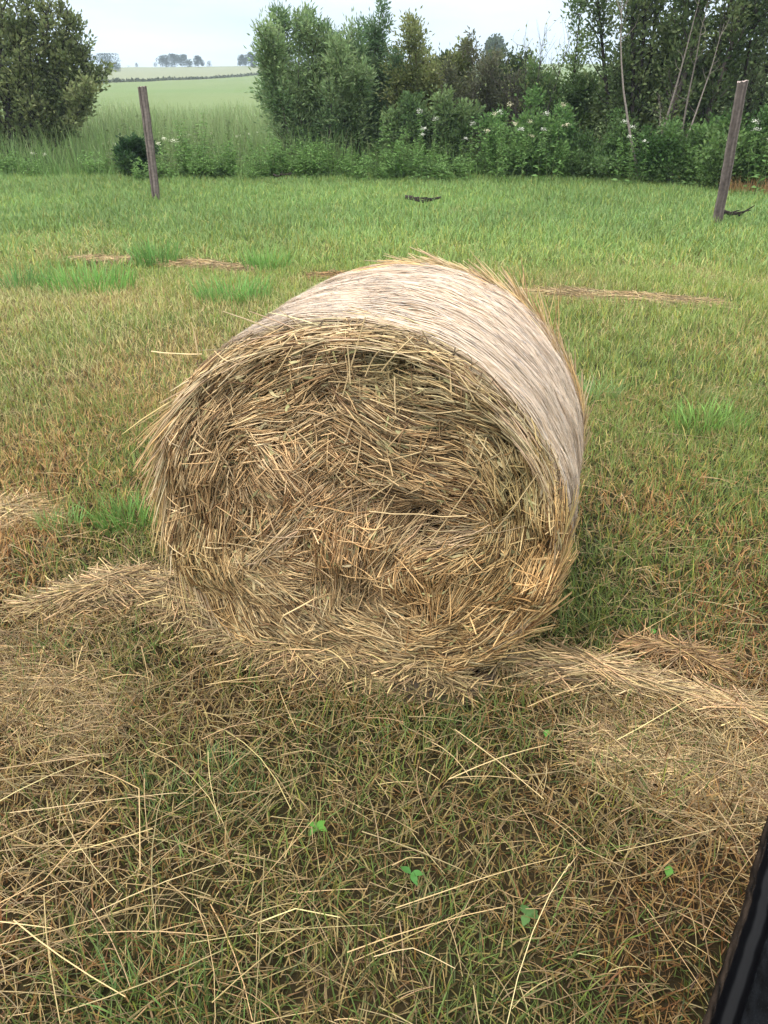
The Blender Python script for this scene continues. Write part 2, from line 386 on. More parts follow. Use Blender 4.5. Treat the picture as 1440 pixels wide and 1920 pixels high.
# the bundle of upright stalks bulging at the middle of the face, and the stalks arching over the hollow
def bundle(n, pa, pb, spread, dep, L, jit, cols):
    a, b_ = face_uv(*pa), face_uv(*pb); k = rng.random((n, 1)); c = a + (b_ - a) * k + rng.normal(0, 1, (n, 2)) * A(spread)
    th = math.atan2(b_[1] - a[1], b_[0] - a[0]) + rng.normal(0, jit, n); ln = rng.uniform(*L, n); q = np.linspace(-.5, .5, 5)[None]
    bow = rng.normal(0, .06, n)[:, None] * np.cos(q * math.pi) * ln[:, None]
    pu = c[:, :1] + np.cos(th)[:, None] * q * ln[:, None] - np.sin(th)[:, None] * bow; pv = c[:, 1:] + np.sin(th)[:, None] * q * ln[:, None] + np.cos(th)[:, None] * bow
    P = bale_w(pu, relief(pu.ravel(), pv.ravel()).reshape(n, 5) * .5 - rng.uniform(*dep, n)[:, None] - (.012) * np.cos(q * math.pi), pv)
    gf.tubes(P, rng.uniform(.0026, .0046, n)[:, None] * A([.8, 1, 1, 1, .7])[None], cols * rng.uniform(.45, 1.2, (n, 1)) * rng.uniform(.95, 1.05, (n, 3)))
bundle(210, (645,1100), (665,915), (.05, .035), (.0, .034), (.10, .24), .20, A([.62, .43, .23]))
bundle(75, (700,1085), (790,985), (.025, .025), (.0, .03), (.10, .20), .22, A([.60, .42, .22]))
bundle(75, (480,1040), (650,905), (.045, .04), (.005, .035), (.10, .26), .28, A([.64, .47, .27]))
bundle(80, (790,1010), (920,990), (.03, .03), (.0, .024), (.08, .20), .2, A([.58, .42, .23]))
n = 2600
u = rng.uniform(-.62, .62, n); v = rng.uniform(.02, 1.12, n); k = inside(u, v, .97); u, v = u[k], v[k]; n = len(u)
a = flow(u, v) + rng.normal(0, .7, n); L = rng.uniform(.02, .06, n); q = np.linspace(-.5, .5, 4)[None]
pu = u[:, None] + np.cos(a)[:, None] * q * L[:, None]; pv = v[:, None] + np.sin(a)[:, None] * q * L[:, None]
P = bale_w(pu, relief(pu.ravel(), pv.ravel()).reshape(n, 4) - rng.uniform(.008, .03, n)[:, None] + rng.normal(0, .003, (n, 4)), pv)
sd = norm(np.cross(P[:, 3] - P[:, 0], rng.normal(size=(n, 3)) * .5 + BAX)); gf.strips(P, rng.uniform(.004, .010, n)[:, None] * A([.4, 1, .9, .2])[None], sd, np.clip(A([.45, .35, .19]) * rng.uniform(.3, 1.4, (n, 1)) * lerp(A([1, 1, 1]), A([.8, 1.0, .75]), rng.random((n, 1))), 0, .8))
bobj(gf, "straw_end", M_STRAW)
# a few long stalks lying loose across the face, as in the photo
gl = Geo()
lng = [(400,1005,600,1052),(690,590,650,735),(780,625,720,690),(745,700,750,775),(870,760,700,740),(385,660,290,655),(365,600,380,660),(660,640,665,710),(880,955,700,945),(580,930,480,1060),
 (640,905,470,1045),(900,880,810,1010),(640,1010,760,980),(690,1090,800,950),(560,790,660,900),(530,690,560,640),(470,790,600,950),(820,1200,640,1160),(980,1120,880,1200),(720,650,690,700),(1010,880,930,985),(560,930,700,1000),(620,820,520,960),(800,860,690,930)]
for (a, b_, c_, d_) in lng:
    p = face_uv(a, b_); q = face_uv(c_, d_); k = np.linspace(0, 1, 5)[:, None]
    uv = p + (q - p) * k + A([[0, 1.]]) * (np.sin(k * math.pi) * rng.normal(0, .012))
    P = bale_w(uv[:, 0], relief(uv[:, 0], uv[:, 1]) * .3 - .035 - .01 * rng.random(), uv[:, 1])[None]
    gl.tubes(P, np.full((1, 5), .0042), A([[.62, .46, .24]]) * rng.uniform(.85, 1.1))
bobj(gl, "loose_stalk", M_STRAW, 'stuff')

# drum: pale net strands over straw, all lying round the drum
def drum_strips(n, srange, arc, wr, off, cols, tilt=.04, tr=(-.9, 4.1)):
    t0 = rng.uniform(*tr, n); s0 = rng.uniform(*srange, n); a = rng.uniform(*arc, n) * rng.uniform(.4, 1, n)
    K = 5; q = np.linspace(-.5, .5, K)[None]
    tt = t0[:, None] + a[:, None] * q / BR
    s = s0[:, None] + rng.normal(0, tilt, n)[:, None] * q * a[:, None] + rng.normal(0, .001, (n, K))
    s = np.clip(s, .0, BL)
    r = drum_r(tt, s) + rng.uniform(*off, n)[:, None] + rng.normal(0, .0012, (n, K))
    P = bale_w(r * np.cos(tt), s, np.maximum(CV + r * np.sin(tt), .003))
    W = rng.uniform(*wr, n)[:, None] * A([.3, 1, 1, 1, .3])[None]
    return P, W, cols
n = 9000
gn = Geo()
P, W, c = drum_strips(n, (.02, BL), (.05, .25), (.003, .006), (-.004, .004), np.clip(A([.56, .44, .30]) * rng.uniform(.45, 1.15, (n, 1)) * rng.uniform(.92, 1.05, (n, 3)), 0, .85), .12)
gn.strips(P, W, np.broadcast_to(BAX, (n, 3)), c)
bobj(gn, "straw_wrap_layer", M_STRAW)
n = 12500
gn = Geo()
pal = A([(.58, .485, .41), (.54, .44, .355), (.50, .39, .29), (.33, .27, .22), (.62, .54, .475)])
c = pal[rng.choice(5, n, p=[.34, .24, .16, .06, .20])] * rng.uniform(.85, 1.05, (n, 1))
P, W, c = drum_strips(n, (.07, BL - .05), (.04, .30), (.002, .0045), (.004, .009), c, .05)
fr = (1 - np.clip((P[:, 2] - BO) @ BAX / .30, 0, 1)) ; c = lerp(c * A([1.22, 1.10, .92]) * np.clip(.55 + .85 * fbm(P[:, 2, 0] * 9 + P[:, 2, 2] * 7, P[:, 2, 1] * 12, 3), .6, 1.15)[:, None], A([.60, .465, .32]) * rng.uniform(.7, 1.15, (n, 1)), fr[:, None])
gn.strips(P, W, np.broadcast_to(BAX, (n, 3)), c)
n = 1700
P, W, c = drum_strips(n, (.10, BL - .05), (.015, .05), (.002, .004), (.008, .012), np.clip(A([.25, .21, .19]) * rng.uniform(.5, 1.4, (n, 1)), 0, .8), .06)
gn.strips(P, W, np.broadcast_to(BAX, (n, 3)), c)
nr = 46                                                    # continuous net cords round the drum
tt = np.linspace(-.95, 4.1, 90)[None].repeat(nr, 0); s = np.linspace(.09, BL - .05, nr)[:, None] + rng.normal(0, .0015, (nr, 90))
r = drum_r(tt, s) + .009
gn.strips(bale_w(r * np.cos(tt), s, np.maximum(CV + r * np.sin(tt), .004)), np.full((nr, 90), .0028), np.broadcast_to(BAX, (nr, 3)), np.broadcast_to(A([.70, .61, .51]), (nr, 3)))
bobj(gn, "net_wrap", M_NET)

# frayed rims: straw that leaves the drum edge, pointing anticlockwise and outward
def fringe(n, s_c, s_j, tr, Lr, outw, axial, cols, wr=(.003, .0055), rk=1.0, hug=.6):
    t0 = rng.uniform(*tr, n); L = rng.uniform(*Lr, n); s0 = s_c + rng.normal(0, s_j, n)
    s0 = np.clip(s0, .004, BL + .01)
    r0 = drum_r(t0, s0) * rk + rng.uniform(-.012, .006, n)
    tx, ty = -np.sin(t0), np.cos(t0)
    o = np.abs(rng.normal(0, outw, n)) + .02
    K = 4; q = np.linspace(0, 1, K)[None]
    cur = o[:, None] * q * L[:, None]
    u = r0[:, None] * np.cos(t0)[:, None] + tx[:, None] * q * L[:, None] + np.cos(t0)[:, None] * (cur - .5 * (q * L[:, None]) ** 2 / BR * hug)
    v = r0[:, None] * np.sin(t0)[:, None] + ty[:, None] * q * L[:, None] + np.sin(t0)[:, None] * (cur - .5 * (q * L[:, None]) ** 2 / BR * hug)
    s = s0[:, None] + rng.normal(0, axial, n)[:, None] * q * L[:, None]
    P = bale_w(u, s, np.maximum(CV + v, .004))
    return P, rng.uniform(*wr, n)[:, None] * A([1, 1, .9, .5])[None], cols(n)
gold = lambda n: np.clip(A([.60, .42, .19]) * rng.uniform(.5, 1.2, (n, 1)) * rng.uniform(.93, 1.07, (n, 3)), 0, .8)
pale = lambda n: np.clip(A([.62, .47, .27]) * rng.uniform(.6, 1.15, (n, 1)) * rng.uniform(.93, 1.07, (n, 3)), 0, .8)
gr = Geo()
gr.tubes(*fringe(1350, .06, .045, (-1.2, 3.7), (.06, .18), .02, .3, pale, hug=1.0, rk=.995))
gr.tubes(*fringe(800, .012, .012, (-1.2, 3.9), (.05, .15), .04, .35, pale, hug=.9, rk=1.0))
gr.tubes(*fringe(380, .02, .02, (2.4, 3.45), (.08, .26), .17, .2, gold))
gr.tubes(*fringe(380, .02, .02, (-1.0, .1), (.08, .22), .17, .2, gold))
gr.tubes(*fringe(30, .03, .03, (1.6, 3.6), (.08, .18), .5, .5, pale))
bobj(gr, "front_fringe", M_STRAW)
gr = Geo()
gr.tubes(*fringe(1500, BL - .035, .03, (-.9, 3.2), (.08, .22), .04, .15, gold, hug=.9))
gr.tubes(*fringe(700, BL - .03, .03, (-.6, 1.6), (.06, .18), .16, .25, pale))
gr.tubes(*fringe(36, BL - .02, .02, (.55, .95), (.10, .22), .4, .25, gold))
bobj(gr, "rear_fringe", M_STRAW)

# ------------------------------------------------------------------ loose hay on the ground
def lay_straw(geo, x, y, z, th, L, wr, cols, arch=.03, tilt=.12, K=5, curve=.35):
    n = len(x); q = np.linspace(-.5, .5, K)[None]
    cv = rng.normal(0, curve, n)[:, None] * .4
    tl = np.cos(th)[:, None], np.sin(th)[:, None]
    d = q * L[:, None]; off = cv * (q ** 2) * L[:, None]
    kink = (rng.random(n) < .12)[:, None] * np.maximum(q, 0) * rng.normal(0, .9, n)[:, None] * L[:, None]
    off = off + kink
    px = x[:, None] + tl[0] * d - tl[1] * off; py = y[:, None] + tl[1] * d + tl[0] * off
    pz = ground_z(px, py) + z[:, None] + rng.normal(0, tilt, n)[:, None] * d + arch * rng.random(n)[:, None] * np.cos(q * math.pi) * (L[:, None] / .3)
    pz = np.maximum(pz, ground_z(px, py) + .003)
    geo.tubes(np.stack([px, py, pz], -1), rng.uniform(*wr, n)[:, None] * np.linspace(1, .7, K)[None], cols)
def hay_cols(n, pink=.0):
    c = np.clip(A([.57, .415, .20]) * rng.uniform(.35, 1.2, (n, 1)) * rng.uniform(.92, 1.08, (n, 3)), 0, .8)
    return c * lerp(A([1, 1, 1]), A([.98, .88, 1.12]), pink)
def keep_off_bale(x, y):
    d = np.stack([x - BX, y - BY], 1); u = d @ BRT[:2]; s = d @ BAX[:2]
    return ~((np.abs(u) < .47) & (s > -.01) & (s < BL))
geo = Geo()
n = 90000
y = .55 + (5.2 - .55) * rng.random(n) ** 1.3; x = rng.uniform(-1, 1, n) * (.60 * y + .6)
g, l = cover(x, y); k = (rng.random(n) < (.04 + .30 * l ** 1.7)) & keep_off_bale(x, y); x, y = x[k], y[k]; n = len(x)
th = rng.normal(-.12, 1.0, n)
L = np.clip(rng.lognormal(-2.45, .55, n), .03, .40)
lay_straw(geo, x, y, rng.uniform(.010, .045, n), th, L, (.0016, .0032), hay_cols(n) * lerp(.62, 1.0, rng.random((n, 1)) ** 1.5))
# the long stalks at the lower left and right of the picture
n = 66
px = np.concatenate([rng.uniform(-80, 560, 42), rng.uniform(700, 1440, 24)]); py = np.concatenate([rng.uniform(1450, 1900, 42), rng.uniform(1300, 1850, 24)])
w_ = np.stack([unproj(a, b_) for a, b_ in zip(px, py)])
lay_straw(geo, w_[:, 0], w_[:, 1], rng.uniform(.035, .065, n), np.where(rng.random(n) < .5, rng.normal(.35, .25, n), rng.normal(-.75, .5, n)), rng.uniform(.16, .48, n), (.0022, .0038), np.clip(hay_cols(n) * 1.15, 0, .7), .02, .05)
tag(geo.build("straw_litter", M_STRAW), "loose dry straw scattered over the mown ground around the bale", "straw", kind='stuff')

def hay_pile(name, label, pxs, hgt, wid, nst, th, thj, Lr, pink, seed, cat="hay", wr=(.003, .0056), colk=1.0):
    pink = pink * .2; hgt = hgt * .7; nst = int(nst * .75); thj = thj * 1.8; hgt = hgt * 1.15
    """a lying heap of hay along a line of photo points: mound body and straw laid over it"""
    w_ = np.stack([unproj(a, b_)[:2] for a, b_ in pxs]); c0 = w_.mean(0)
    seg = np.concatenate([[0], np.cumsum(np.linalg.norm(np.diff(w_, axis=0), axis=1))]); seg = seg / seg[-1]
    tt = np.linspace(0, 1, 40); cl = np.stack([np.interp(tt, seg, w_[:, 0]), np.interp(tt, seg, w_[:, 1])], 1)
    tg = norm(np.gradient(cl, axis=0)); nm = np.stack([-tg[:, 1], tg[:, 0]], 1)
    env = np.clip(np.sin(np.linspace(.06, .94, 40) * math.pi), 0, 1) ** .6
    q = np.linspace(-1, 1, 13)
    def prof(i_t, qq, px_, py_):
        h = hgt * np.interp(i_t, tt, env) * np.clip(1 - qq ** 2, 0, 1) * (.15 + 1.6 * fbm(px_ * 9 + seed, py_ * 9, 3))
        return h
    rt = empty(name, (c0[0], c0[1], float(ground_z(c0[0], c0[1]))))
    tag(rt, label, cat)
    base = A([c0[0], c0[1], float(ground_z(c0[0], c0[1]))])
    X = cl[:, None, 0] + nm[:, None, 0] * q[None] * wid * env[:, None]; Y = cl[:, None, 1] + nm[:, None, 1] * q[None] * wid * env[:, None]
    Z = ground_z(X, Y) - .012 + prof(np.repeat(tt[:, None], 13, 1), np.repeat(q[None], 40, 0), X, Y) * .8
    m = Geo(); i = np.arange(39)[:, None]; j = np.arange(12)[None]
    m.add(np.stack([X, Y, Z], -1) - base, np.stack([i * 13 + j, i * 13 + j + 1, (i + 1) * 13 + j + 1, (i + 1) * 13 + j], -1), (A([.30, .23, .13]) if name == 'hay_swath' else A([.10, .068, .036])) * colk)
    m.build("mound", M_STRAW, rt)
    a = rng.random(nst); qq = np.clip(rng.normal(0, .48, nst), -1.1, 1.1)
    ex = np.interp(a, tt, env)
    x = np.interp(a, tt, cl[:, 0]) + np.interp(a, tt, nm[:, 0]) * qq * wid * ex; y = np.interp(a, tt, cl[:, 1]) + np.interp(a, tt, nm[:, 1]) * qq * wid * ex
    lt = np.arctan2(np.interp(a, tt, tg[:, 1]), np.interp(a, tt, tg[:, 0]))
    s_ = Geo(); k = np.ones(nst, bool)
    if cl[:, 1].max() < 4: k = keep_off_bale(x, y)
    x, y, a, qq, lt = x[k], y[k], a[k], qq[k], lt[k]; nst = len(x)
    lay_straw(s_, x, y, prof(a, qq, x, y) * rng.uniform(.75, 1.12, nst) + .004, lt + th + rng.normal(0, thj, nst), rng.uniform(*Lr, nst), wr, hay_cols(nst, pink) * colk * rng.uniform(.5, 1.4, (nst, 1)), .012, .08)
    s_.V = [v - base for v in s_.V]
    s_.build("straw", M_STRAW, rt)
    return rt
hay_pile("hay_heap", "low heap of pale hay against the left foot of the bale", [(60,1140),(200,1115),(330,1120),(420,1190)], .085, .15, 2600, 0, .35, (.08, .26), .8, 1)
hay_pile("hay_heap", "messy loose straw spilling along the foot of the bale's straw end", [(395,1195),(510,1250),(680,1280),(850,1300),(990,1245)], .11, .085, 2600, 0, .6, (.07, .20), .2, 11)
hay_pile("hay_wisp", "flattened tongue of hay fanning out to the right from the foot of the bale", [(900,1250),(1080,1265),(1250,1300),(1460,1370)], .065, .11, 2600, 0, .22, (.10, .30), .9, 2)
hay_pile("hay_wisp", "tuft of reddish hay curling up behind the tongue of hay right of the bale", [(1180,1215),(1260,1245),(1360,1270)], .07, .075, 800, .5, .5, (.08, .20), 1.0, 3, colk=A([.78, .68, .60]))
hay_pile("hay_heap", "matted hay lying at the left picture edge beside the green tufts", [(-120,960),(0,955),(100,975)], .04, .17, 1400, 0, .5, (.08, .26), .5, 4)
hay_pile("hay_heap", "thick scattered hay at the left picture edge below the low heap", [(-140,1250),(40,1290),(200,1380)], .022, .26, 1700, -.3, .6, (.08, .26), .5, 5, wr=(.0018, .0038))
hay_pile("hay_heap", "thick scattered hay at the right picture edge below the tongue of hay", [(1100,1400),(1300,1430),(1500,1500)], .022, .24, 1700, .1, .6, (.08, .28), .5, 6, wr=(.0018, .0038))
hay_pile("hay_swath", "pale strip of dried hay left on the grass behind the bale, left of its middle", [(310,497),(390,500),(475,508)], .05, .16, 1100, 0, .35, (.15, .35), .5, 7, wr=(.004, .008), colk=.95)
hay_pile("hay_swath", "short pale strip of dried hay at far left behind two green tufts", [(140,490),(210,492),(280,492)], .05, .14, 700, 0, .35, (.15, .35), .5, 8, wr=(.004, .008), colk=.95)
hay_pile("hay_swath", "brownish strip of dried hay just left of the bale top", [(590,520),(640,526),(690,532)], .05, .15, 700, 0, .4, (.15, .3), .2, 9, wr=(.004, .008), colk=A([.7, .6, .5]))
hay_pile("hay_swath", "long faded strip of dried hay behind the bale on the right", [(980,548),(1100,556),(1230,566),(1350,575)], .04, .30, 2000, 0, .45, (.12, .3), .3, 10, wr=(.004, .007), colk=.85)

# ------------------------------------------------------------------ mown grass
def mown(y0, y1, dens, Lr, wr, lean_dry, lean_green, seedp=1.0):
    def wid(yy): return .60 * yy + .75
    area = (y1 - y0) * (wid(y0) + wid(y1)); n = int(area * dens)
    y = rng.uniform(y0, y1, n); k = rng.random(n) < wid(y) / wid(y1); y = y[k]
    x = rng.uniform(-1, 1, len(y)) * wid(y); k = keep_off_bale(x, y); x, y = x[k], y[k]; n = len(x)
    g, l = cover(x, y)
    g = np.clip(g * 1.12 + .04, 0, 1); isg = rng.random(n) < g * np.where(y > 7, .97, .88)
    clump = fbm(x * 9 + 5, y * 9 + 1, 2)
    L = rng.uniform(*Lr, n) * np.where(isg, 1.15, .9) * (.6 + .8 * clump)
    if y0 > 4:                                   # short thin turf where the dried strips lie
        for (a0, a1, hw) in (((300,500),(480,508),.17), ((140,491),(285,492),.15), ((590,521),(690,532),.15), ((980,548),(1350,575),.22)):
            w0, w1 = unproj(*a0)[:2], unproj(*a1)[:2]; dd = w1 - w0
            tt_ = np.clip(((x - w0[0]) * dd[0] + (y - w0[1]) * dd[1]) / (dd @ dd), 0, 1)
            ds = np.hypot(x - w0[0] - tt_ * dd[0], y - w0[1] - tt_ * dd[1])
            L = L * np.where(ds < hw * (.6 + .8 * fbm(x * 4, y * 4, 2)), .5, 1)
    ph = rng.uniform(0, 2 * math.pi, n)
    le = np.where(isg, np.abs(rng.normal(lean_green, .35, n)), np.abs(rng.normal(lean_dry, .4, n)))
    dx, dy = np.cos(ph), np.sin(ph)
    K = 3; q = np.linspace(0, 1, K)[None]
    a = np.clip(le[:, None] * (.35 + .65 * q), 0, 1.5)
    hx = np.cumsum(np.concatenate([np.zeros((n, 1)), np.sin(a[:, 1:])], 1), 1) / (K - 1) * L[:, None]
    hz = np.cumsum(np.concatenate([np.zeros((n, 1)), np.cos(a[:, 1:])], 1), 1) / (K - 1) * L[:, None]
    base = ground_z(x, y)
    lift = np.where(isg, 0, rng.uniform(0, .02, n))
    P = np.stack([x[:, None] + dx[:, None] * hx, y[:, None] + dy[:, None] * hx, (base + lift)[:, None] - .004 + hz], -1)
    sa = ph + math.pi / 2 + rng.normal(0, .5, n)
    side = np.stack([np.cos(sa), np.sin(sa), rng.normal(0, .2, n)], 1)
    far = np.clip((y - 2.2) / 4, 0, 1)[:, None]
    cg = lerp(A([.15, .21, .05]), lerp(A([.22, .285, .075]), A([.180, .285, .085]), np.clip((y - 7) / 4, 0, 1)[:, None]), far)
    cg = cg * lerp(rng.uniform(.45, 1.4, (n, 1)), rng.uniform(.75, 1.2, (n, 1)), far) * (.75 + .5 * fbm(x * .7 + 50, y * .7, 3))[:, None] * rng.uniform(.9, 1.1, (n, 3))
    cg = np.where((rng.random(n) < .18)[:, None], cg * A([1.5, 1.15, .9]), cg)
    cd = lerp(A([.41, .275, .115]), A([.45, .385, .18]), far) * lerp(rng.uniform(.25, 1.45, (n, 1)), rng.uniform(.65, 1.2, (n, 1)), far) * rng.uniform(.92, 1.08, (n, 3))
    hv = np.clip((fbm(x * 1.3 + 20, y * 1.3 + 7, 3) - .35) * 3, 0, 1)[:, None]; cd = cd * lerp(lerp(A([1.08, .88, .74]), A([.98, .98, .88]), far), A([.92, 1.02, .92]), hv)
    cd = lerp(cd, cg * A([1.35, 1.1, 1.0]), (np.clip((y - 7) / 3, 0, 1) * g * .8)[:, None])
    cd = np.where((rng.random(n) < .28 * (1 - .7 * far[:, 0]))[:, None], cd * A([.62, .47, .40]), cd)
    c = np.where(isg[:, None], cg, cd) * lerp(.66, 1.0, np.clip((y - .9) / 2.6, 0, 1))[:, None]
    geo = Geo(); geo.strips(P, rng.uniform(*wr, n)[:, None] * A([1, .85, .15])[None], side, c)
    return geo
gA = mown(.5, 2.3, 11500, (.03, .09), (.0022, .0044), 1.15, .85)
gB = mown(2.3, 4.6, 9000, (.03, .085), (.003, .0055), 1.0, .65)
gC = mown(4.6, 8.2, 3800, (.04, .10), (.0045, .008), .85, .6)
gD = mown(8.2, 17.0, 1650, (.05, .13), (.008, .015), 1.0, .75)
for nm, gq in (("mown_grass", gA), ("mown_grass", gB), ("mown_grass", gC), ("mown_grass", gD)):
    tag(gq.build(nm, M_BLADE), "short mown grass and dry stubble covering the field", "grass", kind='stuff')

# ------------------------------------------------------------------ grass tufts, small leaves
def tuft(label, px, py, n, L, rad, wr, col=(.10, .22, .045), name="grass_tuft"):
    n = int(n * .6); col = A(col) * 1.25 + A([.03, .03, .015])
    p = unproj(px, py); p[2] = float(ground_z(p[0], p[1]))
    a = rng.uniform(0, 6.283, n); r = rad * np.sqrt(rng.random(n)); x = r * np.cos(a) * 1.4; y = r * np.sin(a)
    ln = L * rng.uniform(.5, 1.1, n); ph = a + rng.normal(0, .7, n); le = np.abs(rng.normal(.3, .25, n)) + .1
    q = np.linspace(0, 1, 4)[None]
    h = np.sin(le)[:, None] * q ** 1.7 * ln[:, None]; z = ln[:, None] * (q * np.cos(le[:, None] * q))
    P = np.stack([x[:, None] + np.cos(ph)[:, None] * h, y[:, None] + np.sin(ph)[:, None] * h, z - .01], -1)
    sa = rng.uniform(0, 6.283, n); side = np.stack([np.cos(sa), np.sin(sa), np.zeros(n)], 1)
    geo = Geo(); geo.strips(P, rng.uniform(*wr, n)[:, None] * A([1, 1, .7, .1])[None], side, A(col) * rng.uniform(.6, 1.35, (n, 1)) * rng.uniform(.92, 1.08, (n, 3)))
    o = geo.build(name, M_BLADE); o.location = p
    return tag(o, label, "grass tuft")
tuft("lush green grass tuft touching the left side of the bale", 240, 985, 420, .16, .10, (.003, .006), (.10, .20, .04))
tuft("small green grass tuft left of the lush tuft beside the bale", 115, 990, 200, .12, .07, (.003, .005), (.12, .23, .06))
tuft("broad green grass tuft behind the bale, nearest left of its top", 440, 565, 520, .26, .24, (.004, .008), (.11, .24, .055))
tuft("wide bright grass tuft at far left in front of the short hay strip", 165, 540, 620, .28, .32, (.004, .009), (.11, .25, .05))
tuft("dark grass tuft at the left picture edge beside the wide bright tuft", 30, 540, 380, .26, .24, (.004, .009), (.08, .18, .045))
tuft("tall grass tuft standing between the two pale hay strips", 293, 495, 380, .32, .18, (.005, .009), (.09, .20, .045))
tuft("round grass tuft at the right end of the middle hay strip", 500, 505, 320, .26, .18, (.005, .009), (.10, .22, .045))
tuft("bright green grass tuft in the mown field right of the bale", 1325, 800, 420, .17, .16, (.003, .006), (.13, .25, .05))
tuft("pale green grass tuft close behind the right edge of the bale", 1120, 740, 260, .15, .10, (.003, .005), (.15, .24, .08))
tuft("low fresh grass tuft at the bottom edge of the picture, left", 330, 1900, 160, .12, .12, (.0022, .004), (.09, .17, .045))
tuft("fine green grass tuft in the stubble left of the middle foreground", 390, 1500, 220, .09, .13, (.002, .0035), (.09, .16, .055))
def leafy(label, px, py, n, L, wk, col=(.12, .30, .05)):
    p = unproj(px, py); p[2] = float(ground_z(p[0], p[1])) + .035
    geo = Geo()
    for k in range(n):
        a = rng.uniform(0, 6.283) if n > 1 else 1.1
        d = A([math.cos(a), math.sin(a), .25]); d /= np.linalg.norm(d); sd = A([-math.sin(a), math.cos(a), 0]); up = np.cross(d, sd)
        q = np.linspace(0, 1, 7); wv = A([.12, .6, .95, 1, .8, .45, .03]) * L * wk * .5
        c = d[None] * (q * L)[:, None] - A([[0, 0, 1.]]) * (q ** 2 * L * .35)[:, None]
        V = np.stack([c - sd * wv[:, None] + up * wv[:, None] * .25, c, c + sd * wv[:, None] + up * wv[:, None] * .25], 1)
        i = np.arange(6)[:, None]; j = np.arange(2)[None]
        cc = A(col) * rng.uniform(.8, 1.2)
        geo.add(V, np.stack([i * 3 + j, i * 3 + j + 1, (i + 1) * 3 + j + 1, (i + 1) * 3 + j], -1), cc)
        st = np.stack([A([0, 0, -.03]) * (1 - s_) for s_ in (0, .5, 1)])[None]
        geo.tubes(st, np.full((1, 3), .0022), cc[None] * .8)
    o = geo.build("leafy_weed", M_LEAF); o.location = p
    return tag(o, label, "weed")
leafy("single oval green leaf in the straw below the right tongue of hay", 1020, 1400, 1, .035, .55, (.13, .36, .06))
leafy("small bright leaf in the grass above the tuft of reddish hay", 1220, 1203, 1, .042, .5)
leafy("pointed green leaf standing in the stubble near the black rim", 1245, 1668, 1, .04, .5)
leafy("three leaved green weed in the middle of the foreground stubble", 596, 1572, 4, .03, .6)
leafy("pair of dark green leaves right of the middle foreground", 770, 1660, 3, .034, .5, (.08, .22, .05))
leafy("small dull green weed near the bottom of the picture", 985, 1740, 4, .03, .7, (.09, .18, .05))

# ------------------------------------------------------------------ posts
def post(label, pb, pt, wdt, lean_cap, seed):
    b_ = unproj(*pb); Y = b_[1]; t_ = at(pt[0], pt[1], Y)
    z0 = float(ground_z(b_[0], b_[1]))
    n = 22; m = 20; r2 = np.random.default_rng(seed)
    q = np.linspace(0, 1, n)
    cx = lerp(b_[0], t_[0], q) + np.cumsum(r2.normal(0, .0025, n)); cz = lerp(z0 - .12, t_[2], q); cy = Y + np.cumsum(r2.normal(0, .002, n))
    a = np.linspace(0, 2 * math.pi, m, endpoint=False)
    R = wdt / 2 * (1 + .06 * r2.normal(size=(n, m)) * .5 + .07 * np.sin(2 * a + 1)[None] + .05 * np.sin(5 * a + 1)[None])
    V = np.stack([cx[:, None] + R * np.cos(a), cy[:, None] + R * np.sin(a), cz[:, None] + 0 * R], -1)
    V[-1, :, 2] += lean_cap * np.cos(a)
    i = np.arange(n - 1)[:, None]; j = np.arange(m)[None]; j2 = (j + 1) % m
    R = R * (1 - .05 * (r2.random((1, m)) < .25)) * (1 + .012 * r2.normal(size=(n, m)))
    V = np.stack([cx[:, None] + R * np.cos(a), cy[:, None] + R * np.sin(a), cz[:, None] + 0 * R], -1); V[-1, :, 2] += lean_cap * np.cos(a) + r2.normal(0, .006, m)
    col = A([.115, .094, .084]) * (.45 + 1.0 * r2.random((1, m, 1))) * (.75 + .5 * r2.random((n, m, 1)))
    base = A([b_[0], Y, z0])
    rt = empty("fence_post", base); tag(rt, label, "fence post", "weathered wooden fence posts")
    geo = Geo(); geo.add(V - base, np.stack([i * m + j, i * m + j2, (i + 1) * m + j2, (i + 1) * m + j], -1), col)
    geo.build("shaft", M_BARK, rt)
    c = A([cx[-1], cy[-1], cz[-1] + .004]); top = np.concatenate([(V[-1] - A([0, 0, -.002])), c[None]], 0) - base
    geo = Geo(); geo.add(top, None, A([.32, .26, .23]), np.stack([np.arange(m), (np.arange(m) + 1) % m, np.full(m, m)], 1))
    geo.build("cut_top", M_BARK, rt)
    return rt
post("weathered brown wooden post left of the bale, in front of the open field", (293, 376), (266, 163), .125, .01, 1)
post("weathered brown wooden post at the right edge in front of the dark thicket", (1345, 420), (1393, 153), .125, .012, 2)
# dark sticks lying in the grass
def stick(label, pts, r, name="fallen_branch"):
    w_ = np.stack([unproj(a, b_) for a, b_ in pts]); w_[:, 2] = ground_z(w_[:, 0], w_[:, 1]) + .08
    w_[:, 2] += rng.uniform(-.02, .05, len(w_)); c = w_.mean(0); c[2] = 0
    q = np.linspace(0, 1, 9); P = np.stack([np.interp(q, np.linspace(0, 1, len(w_)), w_[:, k]) for k in range(3)], 1) - c
    P = P + rng.normal(0, .012, P.shape)
    geo = Geo(); geo.tubes(P[None], (np.linspace(1, .5, 9) * r * 2)[None], A([[.035, .028, .024]]), 7)
    for k in (2, 4, 6):
        d = norm(A([rng.normal(), rng.normal() * .6, .12]))
        geo.tubes((P[k] + d * np.linspace(0, .22, 4)[:, None])[None], (np.linspace(1, .4, 4) * r)[None], A([[.03, .025, .02]]), 5)
    o = geo.build(name, M_BARK); o.location = c
    return tag(o, label, "branch")
stick("dark fallen branch lying in the green grass in the middle distance", [(762,384),(790,386),(828,382)], .035)
stick("dark broken twigs lying at the foot of the right post", [(1352,415),(1372,418),(1392,414)], .03)
